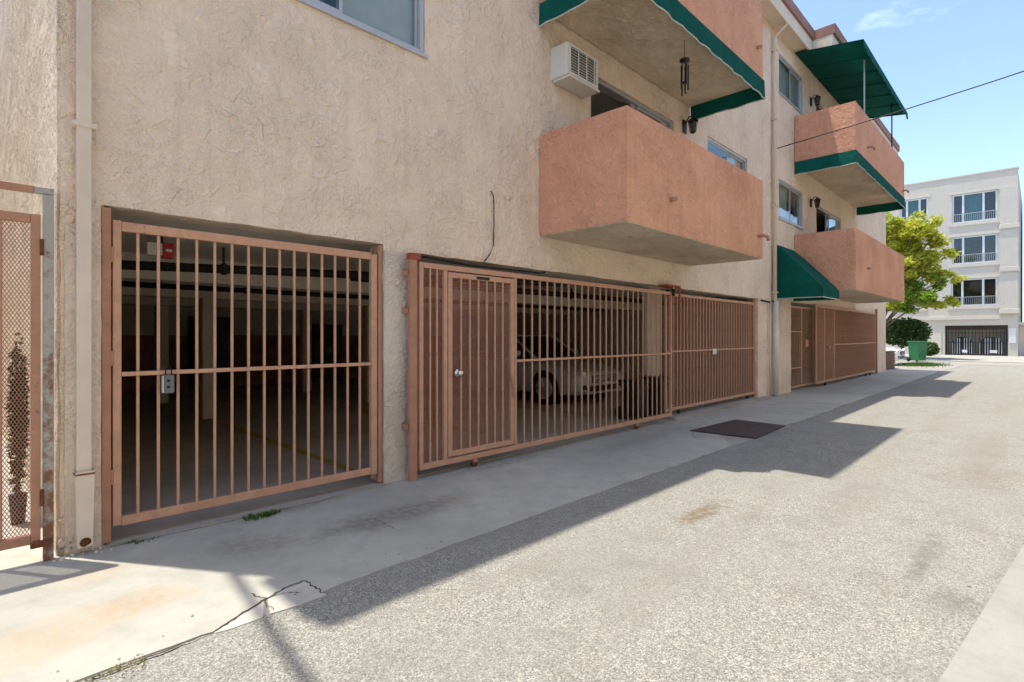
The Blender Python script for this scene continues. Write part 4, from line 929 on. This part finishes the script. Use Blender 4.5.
def cards(mb, c, rad, n, size, rg, shell=.55, flat=1.0):
    for k in range(n):
        d = Vector((rg.gauss(0, 1), rg.gauss(0, 1), rg.gauss(0, 1))).normalized(); r = rg.uniform(shell, 1.0) if rg.random() < .8 else rg.uniform(.1, shell)
        p = Vector((c[0] + d.x * rad[0] * r, c[1] + d.y * rad[1] * r, c[2] + d.z * rad[2] * r))
        u = Vector((rg.gauss(0, 1), rg.gauss(0, 1), rg.gauss(0, .6) * flat)).normalized(); v = u.cross(Vector((rg.gauss(0, 1), rg.gauss(0, 1), rg.gauss(0, 1)))).normalized()
        s = size * rg.uniform(.6, 1.35); u *= s; v *= s * .48
        mb.add([p - u, p + v * .9 - u * .1, p + u, p - v * .9 - u * .1], [(0, 1, 2, 3)])
def tree(label, base, h, clumps, rg, mats, size, lean=(0, 0)):
    t = thing('street_tree', label, 'tree', base); bx_, by_, bz_ = base
    tp = [Vector((bx_, by_, bz_ - .05)), Vector((bx_ + .05, by_ + .03, bz_ + h * .2)), Vector((bx_ - .03, by_ + .1, bz_ + h * .38))]
    MB().tube(tp, [.19, .15, .12], 10).build('trunk', 'bark', t, True)
    cr = {m: MB() for m in mats}
    for i, (dx, dy, dz, r, n, mi) in enumerate(clumps):
        c = (bx_ + dx, by_ + dy, bz_ + dz); e = Vector(c); m_ = tp[-1].lerp(e, .5) + Vector((0, 0, -.25)); s = tp[-1] if i % 2 == 0 else tp[1]
        MB().tube([s, m_, e], [.07, .045, .015], 6).build('limb', 'bark', t, True)
        for k in range(5):
            d = Vector((rg.gauss(0, 1), rg.gauss(0, 1), rg.gauss(0, .5))).normalized() * r * rg.uniform(.45, .95)
            cards(cr[mats[mi]], (c[0] + d.x, c[1] + d.y, c[2] + d.z), (r * .55, r * .55, r * .36), n // 5, size, rg, .3)
    for m_, mb in cr.items():
        if mb.v: mb.build('crown', m_, t)
    return t
rg = random.Random(21); cl = []
for k in range(58):
    a = rg.uniform(0, 6.28); rr = 2.15 * math.sqrt(rg.random()); z = rg.uniform(3.3, 8.2); lim = 1.0 if z < 6.3 else .7
    cl.append((math.cos(a) * rr * lim, math.sin(a) * rr * lim - 1.35, z + .35 * rr * 0, rg.uniform(.55, .95), 430, 0 if (z > 4.6 or rg.random() < .4) else 1))
tree('yellow-green leafy street tree behind the end of the building', (40.5, 2.9, 0), 8, cl, rg, ['leaf_yellow', 'leaf_green'], .14)
hd = thing('round_hedge', 'dark green clipped round shrub behind the green bin', 'shrub', (42.6, 1.9, 0))
mb = MB(); rg = random.Random(5); cards(mb, (42.6, 1.9, 1.65), (1.35, 1.55, .95), 5200, .11, rg, .66); mb.build('foliage', 'leaf_hedge', hd); MB().tube([(42.6, 1.9, 0), (42.6, 1.9, 1.4)], [.12, .09], 8).build('stem', 'bark', hd)
hd2 = thing('low_shrub', 'small dark shrub right of the green bin by the far building', 'shrub', (46.5, .9, 0))
mb = MB(); cards(mb, (46.5, .9, .5), (.5, .5, .5), 1100, .09, rg, .7); mb.build('foliage', 'leaf_hedge', hd2)
cy_ = thing('slim_shrub', 'slim dark potted shrub behind the diamond mesh side gate', 'plant', (.25, 2.2, 0))
p0 = on_y(18, 500, 1.0)
cy_.location = (p0.x, 1.0, 0)
mb = MB(); rg = random.Random(8); cards(mb, (p0.x, 1.0, .80), (.06, .06, .62), 1300, .028, rg, .4); mb.build('foliage', 'leaf_dark', cy_)
MB().tube([(p0.x, 1.0, .2), (p0.x, 1.0, .8)], .015, 6).build('stem', 'bark', cy_); MB().tube([(p0.x, 1.0, .0), (p0.x, 1.0, .22)], [.04, .055], 14).build('pot', 'black_plastic', cy_, True)
gr = MB(); rg = random.Random(9); gc = on_g(921, 365)
for k in range(2600):
    x, y = gc.x + rg.gauss(0, .9), gc.y + rg.gauss(0, .42); h_ = rg.uniform(.03, .14); a = rg.uniform(0, 3.14); dx, dy = math.cos(a) * .012, math.sin(a) * .012
    gr.add([(x - dx, y - dy, -.005), (x + dx, y + dy, -.005), (x + rg.uniform(-.04, .04), y + rg.uniform(-.04, .04), h_)], [(0, 1, 2)])
o = gr.build('lawn_patch', 'leaf_weed'); o['kind'] = 'stuff'; o['label'] = 'small grass patch in front of the green bin'; o['category'] = 'grass'

# ================================================================== CARS
def car(name, label, loc, rot, paintm, group=None):
    t = thing(name, label, 'car', (0, 0, 0), group); L = 4.55
    # stations: y, half width, bottom, waist (belt) height
    st = [(.0, .62, .30, .62), (.06, .76, .22, .68), (.25, .85, .19, .74), (.7, .89, .18, .82), (1.25, .90, .18, .90), (1.9, .905, .18, .93), (2.8, .905, .18, .95), (3.6, .90, .19, .97), (4.2, .86, .22, .96), (4.48, .78, .28, .90), (4.55, .66, .36, .82)]
    vs = []; nr = 11
    for y, w, zb, zt in st:
        h = zt - zb
        for fx, fz in ((0, 0), (.80, 0), (.94, .05), (1.0, .28), (1.005, .55), (.985, .78), (.93, .90), (.80, .965), (.55, 1.0), (.25, 1.015), (0, 1.02)): vs.append((w * fx, y, zb + h * fz))
    n = len(st); fs = []
    full = vs + [(-x, y, z) for x, y, z in vs]; off = len(vs)
    for i in range(n - 1):
        for k in range(nr - 1):
            a, b = i * nr + k, (i + 1) * nr + k; fs += [(a, a + 1, b + 1, b), (off + a, off + b, off + b + 1, off + a + 1)]
    for i in (0, n - 1):
        ids = [i * nr + k for k in range(nr)] + [off + i * nr + k for k in range(nr - 2, 0, -1)]; fs.append(tuple(ids))
    mb = MB().add(full, fs); bd = mb.build('body', paintm, t, True)
    bmx = bmesh.new(); bmx.from_mesh(bd.data); bmesh.ops.remove_doubles(bmx, verts=bmx.verts, dist=.0005); bmesh.ops.recalc_face_normals(bmx, faces=bmx.faces); bmx.to_mesh(bd.data); bmx.free()
    ss = bd.modifiers.new('sub', 'SUBSURF'); ss.levels = 1; ss.render_levels = 2
    # cabin glass + roof
    cs = [(1.20, .74, .90, .905), (2.02, .66, .93, 1.40), (3.15, .64, .95, 1.42), (3.95, .70, .96, 1.00)]
    gv = []; 
    for y, w, zb, zt in cs: gv += [(.80, y, zb - .02), (w, y, zt), (-w, y, zt), (-.80, y, zb - .02)]
    g = MB().add(gv, [(i * 4 + k, i * 4 + k + 1, i * 4 + 5 + k, i * 4 + 4 + k) for i in range(3) for k in range(3)]); g.build('windows', 'car_glass', t)
    r_ = MB().add([(.665, 1.98, 1.405), (-.665, 1.98, 1.405), (.60, 2.5, 1.45), (-.60, 2.5, 1.45), (.645, 3.2, 1.425), (-.645, 3.2, 1.425), (.64, 2.5, 1.40), (-.64, 2.5, 1.40)], [(0, 1, 3, 2), (2, 3, 5, 4), (0, 2, 6), (2, 4, 6), (1, 7, 3), (3, 7, 5)]).build('roof', paintm, t, True); r_.modifiers.new('thick', 'SOLIDIFY').thickness = .02
    for s in (-1, 1):
        MB().tube([(s * .775, 1.16, .90), (s * .665, 2.0, 1.405)], .03, 6).build('pillar', paintm, t); MB().tube([(s * .65, 3.18, 1.42), (s * .72, 4.0, .98)], .035, 6).build('pillar', paintm, t); MB().tube([(s * .79, 2.55, .94), (s * .655, 2.6, 1.41)], .028, 6).build('pillar', 'black_plastic', t)
        cbox('mirror', paintm, t, s * .98 - .09, s * .98 + .09, 1.50, 1.60, .96, 1.09, c=.025)
        hl = MB().add([(s * .50, .03, .575), (s * .82, .20, .60), (s * .84, .36, .715), (s * .56, .10, .685)], [(0, 1, 2, 3)]).build('headlight', 'lamp_glass', t); hl.location.y -= .035; hl.modifiers.new('thick', 'SOLIDIFY').thickness = .03
        MB().tube([(s * .66, .03, .64), (s * .66, .07, .64)], .05, 12).build('reflector', 'chrome', hl)
        box('tail_light', 'red_plastic', t, s * .70 - .12, s * .70 + .12, 4.47, 4.53, .70, .84); box('fog_light', 'black_plastic', t, s * .60 - .10, s * .60 + .10, .02, .10, .33, .42)
        for y in (.85, 3.62):
            w = MB().tube([(s * .73, y, .325), (s * .75, y, .325), (s * .90, y, .325), (s * .92, y, .325)], [.29, .325, .325, .30], 28).build('wheel', 'rubber', t, True)
            MB().tube([(s * .915, y, .325), (s * .93, y, .325)], [.225, .215], 24).build('rim', 'alu_frame', w)
            for k in range(5):
                a = k * 1.2566; MB().bar((s * .935, y, .325), (s * .935, y + .2 * math.cos(a), .325 + .2 * math.sin(a)), .045, .02).build('spoke', 'chrome', w)
            MB().tube([(s * .9, y, .325), (s * .905, y, .325)], .37, 28).build('wheel_arch', 'black_plastic', w)
    gr_ = cbox('grille', 'black_plastic', t, -.42, .42, -.025, .04, .46, .60)
    for k in range(4): box('grille_slat', 'chrome', gr_, -.40, .40, -.034, -.026, .475 + k * .032, .485 + k * .032)
    cbox('lower_intake', 'black_plastic', t, -.48, .48, -.01, .06, .30, .40); cbox('bumper_lip', paintm, t, -.60, .60, -.02, .10, .245, .285); cbox('number_plate', 'white_plastic', t, -.15, .15, -.045, -.03, .405, .465)
    t.location = loc; t.rotation_euler = (0, 0, rot); return t
car('parked_car', 'silver car parked nose out in the garage behind the sliding gate', (9.22, 1.9, .006), 0.0, 'car_silver')
wcar = car('parked_car', 'white car parked past the end of the building beside the low brown wall', (31.35, .22, 0.0), 0.0, 'car_white'); wcar.scale = (1.12, 1.12, 1.12)
# wheelie bins
def bin_(name, label, x, y, mat, h=1.0, w=.56, rot=0, group=None):
    t = thing(name, label, 'bin', (0, 0, 0), group); a, b = w * .43, w * .5
    MB().add([(-a, -a, .06), (a, -a, .06), (a, a, .06), (-a, a, .06), (-b, -b * 1.05, h), (b, -b * 1.05, h), (b, b * 1.05, h), (-b, b * 1.05, h)], [(3, 2, 1, 0), (4, 5, 6, 7), (0, 1, 5, 4), (1, 2, 6, 5), (2, 3, 7, 6), (3, 0, 4, 7)]).build('body', mat, t)
    MB().cbox(-b - .03, b + .03, -b * 1.05 - .03, b * 1.05 + .05, h + .002, h + .06, c=.02).build('lid', mat, t); MB().cbox(-b - .02, b + .02, -b * 1.05 - .02, -b * 1.05 + .02, h - .10, h - .04, c=.008).build('rim', mat, t)
    MB().tube([(-b + .03, b * 1.05 + .09, h - .03), (b - .03, b * 1.05 + .09, h - .03)], .015, 8).build('handle', mat, t)
    for s in (-1, 1): MB().tube([(s * (a + .01), a + .02, .11), (s * (a + .06), a + .02, .11)], .11, 16).build('wheel', 'rubber', t, True)
    for s in (-.5, 0, .5): box('rib', mat, t, s * w * .6 - .012, s * w * .6 + .012, -b * .98, -b * .90, .25, .75)
    t.location = (x, y, .007 if y > 0 and x < 14 else 0); t.rotation_euler = (0, 0, rot); return t
g_ = on_g(917.5, 361.5); b_ = bin_('wheelie_bin', 'green wheelie bin at the end of the alley in front of the round shrub', g_.x, g_.y, 'bin_green', 1.06, .60, -.55); b_.location.z = .003
bin_('wheelie_bin', 'black wheelie bin inside the garage left of the white pillar', 7.92, .40, 'black_plastic', .60, .32); bin_('wheelie_bin', 'black wheelie bin inside the garage right against the white pillar', 8.34, .25, 'black_plastic', .64, .28)
# low brown planter wall past the building end
lw = thing('low_wall', 'low brown brick wall at the far end of the building', 'wall', (28.5, .4, 0))
q0 = on_g(885, 369); q1 = on_g(897, 366)
xw0, xw1 = 26.35, 28.5
for r_ in range(9):
    for c_ in range(8):
        x = xw0 + c_ * .255 + (.12 if r_ % 2 else 0); 
        if r_ == 0 and c_ == 0: bk = MB().cbox(x, x + .24, .05, .22, 0.0, .07, c=.005).build('brick', 'brick_brown', lw); bx0 = x
        else: inst(bk, (x - bx0, 0, r_ * .08))
box('mortar', 'slab_edge_concrete', lw, xw0 + .02, xw1, .07, .20, 0, .70); cbox('coping', 'brick_brown', lw, xw0, xw1 + .1, .03, .24, .722, .76)

# ================================================================== FAR BUILDING
FX = 50.0
fb = thing('apartment_block', 'pale cream four-storey apartment block at the end of the alley with barred garage', 'building', (FX, 4, 0))
yr = on_x(1018, 200, FX).y; yl = yr + 19; topz = on_x(1018, 168, FX).z
fw = [(952, 997.5, 189, 219), (952, 997.5, 233, 261.5), (951, 997.5, 277, 305), (900, 928, 197, 223), (897, 925, 240, 265), (895, 924, 282, 308)]
FWR = []
for (pl_, pr_, vt, vb) in fw:
    pr = on_x(pr_, 250, FX).y; ym = on_x(pl_, 250, FX).y; zt_ = on_x(pr_, vt, FX).z; zb_ = on_x(pr_, vb, FX).z
    FWR.append((pr, ym, zb_, zt_))
gz = on_x(1008, 325, FX).z; gy0 = on_x(1008, 330, FX).y; gy1 = on_x(945, 330, FX).y
hol = [(a, b, c, d_) for a, b, c, d_ in FWR] + [(gy0, gy1, -1, gz)]
ey = sorted({h[0] for h in hol} | {h[1] for h in hol}); ez2 = sorted({h[2] for h in hol} | {h[3] for h in hol})
mf = Matrix(((0, 1, 0, FX), (1, 0, 0, 0), (0, 0, 1, 0), (0, 0, 0, 1)))
zsplit = on_x(1000, 317, FX).z
grid_wall(lines(yr, yl, .5, ey), lines(-.02, topz, .5, ez2), hol, .35, .0, 1.0, 0.0, mf).build('facade_wall', 'stucco_far', fb)
box('block_body', 'stucco_far', fb, FX + .36, FX + 14, yr + .01, yr + .3, 0.03, topz - .01); box('roof', 'tar_roof', fb, FX + .36, FX + 14, yr + .31, yl, topz - .6, topz - .3)
box('coping', 'stucco_far_band', fb, FX - .05, FX + .4, yr - .06, yl, topz + .003, topz + .10)
for a, b, c, d_ in FWR:
    w = MB(); f = .10
    for q in ((FX + .06, FX + .16, a + .01, b - .01, c + .01, c + f), (FX + .06, FX + .16, a + .01, b - .01, d_ - f, d_ - .01), (FX + .061, FX + .16, a + .01, a + f, c + f, d_ - f), (FX + .061, FX + .16, b - f, b - .01, c + f, d_ - f)): w.box(*q)
    s1, s2 = a + (b - a) * .30, a + (b - a) * .75
    for s in (s1, s2): w.box(FX + .062, FX + .158, s - .06, s + .06, c + f, d_ - f)
    o = w.build('window', 'frame_white', fb); up = c > 8
    for k, (p, q) in enumerate(((a + f, s1 - .06), (s1 + .06, s2 - .06), (s2 + .06, b - f))):
        box('pane', 'window_glass', o, FX + .11, FX + .12, p, q, c + f, d_ - f)
        if up and k == 1:
            cu = MB(); n = 26; vs = []
            for i in range(n + 1):
                y = p + (q - p) * i / n; vs += [(FX + .25 + .03 * math.sin(i * 1.9), y, c + f), (FX + .25 + .03 * math.sin(i * 1.9), y, d_ - f)]
            cu.add(vs, [(2 * i, 2 * i + 1, 2 * i + 3, 2 * i + 2) for i in range(n)]).build('curtain', 'curtain_teal', o)
    MB().box(FX - .06, FX + .05, a - .2, b + .2, c - .22, c - .002).build('sill', 'stucco_far_band', o)
    MB().box(FX - .04, FX + .05, a - .15, b + .15, d_ + .005, d_ + .12).build('lintel', 'stucco_far_band', o)
    rl = MB(); rl.box(FX + .02, FX + .045, a + .05, b - .05, c + .62, c + .66)
    n = 22
    for i in range(n): y = a + .1 + (b - a - .2) * i / (n - 1); rl.box(FX + .022, FX + .043, y - .008, y + .008, c + .02, c + .62)
    rl.build('railing', 'alu_frame', o)
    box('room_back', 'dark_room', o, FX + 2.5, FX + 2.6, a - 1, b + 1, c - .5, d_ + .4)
# corner pilaster with caps on each floor
pyl = on_x(1000, 250, FX).y
pil = box('pilaster', 'stucco_far', fb, FX - .16, FX - .003, yr - .02, pyl, on_x(1010, 312, FX).z, topz - 1.2)
for v in (226, 269, 311): z = on_x(1009, v, FX).z; cbox('pilaster_cap', 'stucco_far_band', pil, FX - .24, FX - .165, yr - .1, pyl + .06, z - .2, z + .2, c=.06)
zb_ = on_x(1000, 319, FX).z; cbox('string_course', 'stucco_far_band', fb, FX - .12, FX - .003, pyl + .01, yl, zb_, zb_ + .22)
box('base_panel', 'stucco_far_band', fb, FX - .05, FX - .004, gy1 + .2, yl, .03, 1.6)
# garage behind bars
box('garage_back', 'stucco_far_band', fb, FX + 1.4, FX + 1.5, gy0 - 1, gy1 + 1, .03, gz); box('garage_slab', 'garage_ceiling', fb, FX + .36, FX + 6, gy0 - 1, gy1 + 1, gz + .01, gz + .2)
fg = thing('garage_gate', 'black barred double garage gate with arched leaves in the far pale building', 'gate', (FX, (gy0 + gy1) / 2, .03))
box('header', 'bronze', fg, FX + .05, FX + .14, gy0 + .02, gy1 - .02, gz - .30, gz - .01)
for y in (gy0 + .02, gy1 - .12): box('post', 'black_iron', fg, FX + .05, FX + .13, y, y + .1, .035, gz - .305)
ymid = (gy0 + gy1) / 2
bar0 = None
nn = 17
for i in range(nn):
    y = gy0 + .2 + (gy1 - gy0 - .4) * i / (nn - 1)
    if bar0 is None: bar0 = box('bar', 'black_iron', fg, FX + .085, FX + .11, y - .018, y + .018, .06, gz - .306); yb0 = y
    else: inst(bar0, (0, y - yb0, 0))
for z in (.9, 1.6): box('rail', 'black_iron', fg, FX + .112, FX + .135, gy0 + .13, gy1 - .13, z, z + .035)
for s in (0, 1):
    ya = gy0 + .25 if s == 0 else ymid + .15; yb = ymid - .15 if s == 0 else gy1 - .35; Hh = gz * .62
    prof = [(ya, .12)] + [(ya + (yb - ya) * k / 10, .12 + (Hh - .12) * min(1, 1.12 * math.sin(math.pi * (.16 + .68 * k / 10)) ** .8)) for k in range(11)] + [(yb, .12)]
    MB().prism([(FX + .15, y, z) for y, z in prof], (.03, 0, 0)).build('arched_leaf', 'black_iron', fg)
    for k in range(9):
        y = ya + (yb - ya) * (k + .5) / 9; box('leaf_bar', 'frame_white', fg, FX + .112, FX + .13, y - .014, y + .014, .14, Hh * (.72 if k in (0, 8) else .95))
    box('kick_plate', 'frame_white', fg, FX + .06, FX + .08, ya + .3, yb - .6, .22, .42)
# wall sign strip right of the garage (small pale plate)
yy = on_x(1012.5, 335, FX).y; cbox('wall_plate', 'frame_white', fb, FX - .06, FX - .02, yy - .18, yy + .18, on_x(1012, 343, FX).z, on_x(1012, 328, FX).z)
# neighbour beyond, dark
nb_ = thing('neighbour_building', 'dark grey building beyond the right edge of the pale apartment block', 'building', (60, yr - 8, 0))
box('wall', 'neighbour_grey', nb_, 58, 70, yr - 16, yr - .6, 0, topz - 1)
for k in range(3):
    z = 1.6 + k * 3.0; w = box('window', 'frame_white', nb_, 57.92, 57.99, yr - 4.2, yr - 1.6, z, z + 1.5); box('pane', 'window_glass', w, 57.90, 57.915, yr - 4.1, yr - 1.7, z + .1, z + 1.4)
rg = random.Random(31); mb = MB()
hd3 = thing('boundary_shrub', 'green shrub beyond the right edge of the far garage', 'shrub', (54, yr - 1.6, 0)); cards(mb, (54, yr - 1.7, .9), (.9, .9, .8), 1200, .12, rg, .6); mb.build('foliage', 'leaf_weed', hd3)

# loose grit along the apron edge and on the road
gm = MB(); rg = random.Random(77)
for k in range(700):
    if k < 450: x = rg.uniform(0.2, 14); y = ALW + rg.gauss(-.05, .10)
    elif k < 560: x = rg.uniform(.5, 12.5); y = -abs(rg.gauss(0, .12)) - .02
    else: x = rg.uniform(.3, 16); y = rg.uniform(-4.2, ALW)
    q = rg.uniform(.003, .008) * (1.5 if rg.random() < .08 else 1); z = (.0 if y > ALW else -.008) + q * .4
    a = rg.uniform(0, 6.28); c, d = math.cos(a) * q, math.sin(a) * q
    gm.add([(x + c, y + d, z), (x - d * .8, y + c * .8, z), (x - c, y - d, z), (x + d * .7, y - c * .7, z), (x, y, z + q * .7), (x, y, z - q)], [(0, 1, 4), (1, 2, 4), (2, 3, 4), (3, 0, 4), (1, 0, 5), (2, 1, 5), (3, 2, 5), (0, 3, 5)])
o = gm.build('loose_grit', 'slab_edge_concrete'); o['kind'] = 'stuff'; o['label'] = 'loose grit scattered along the apron edge'; o['category'] = 'grit'
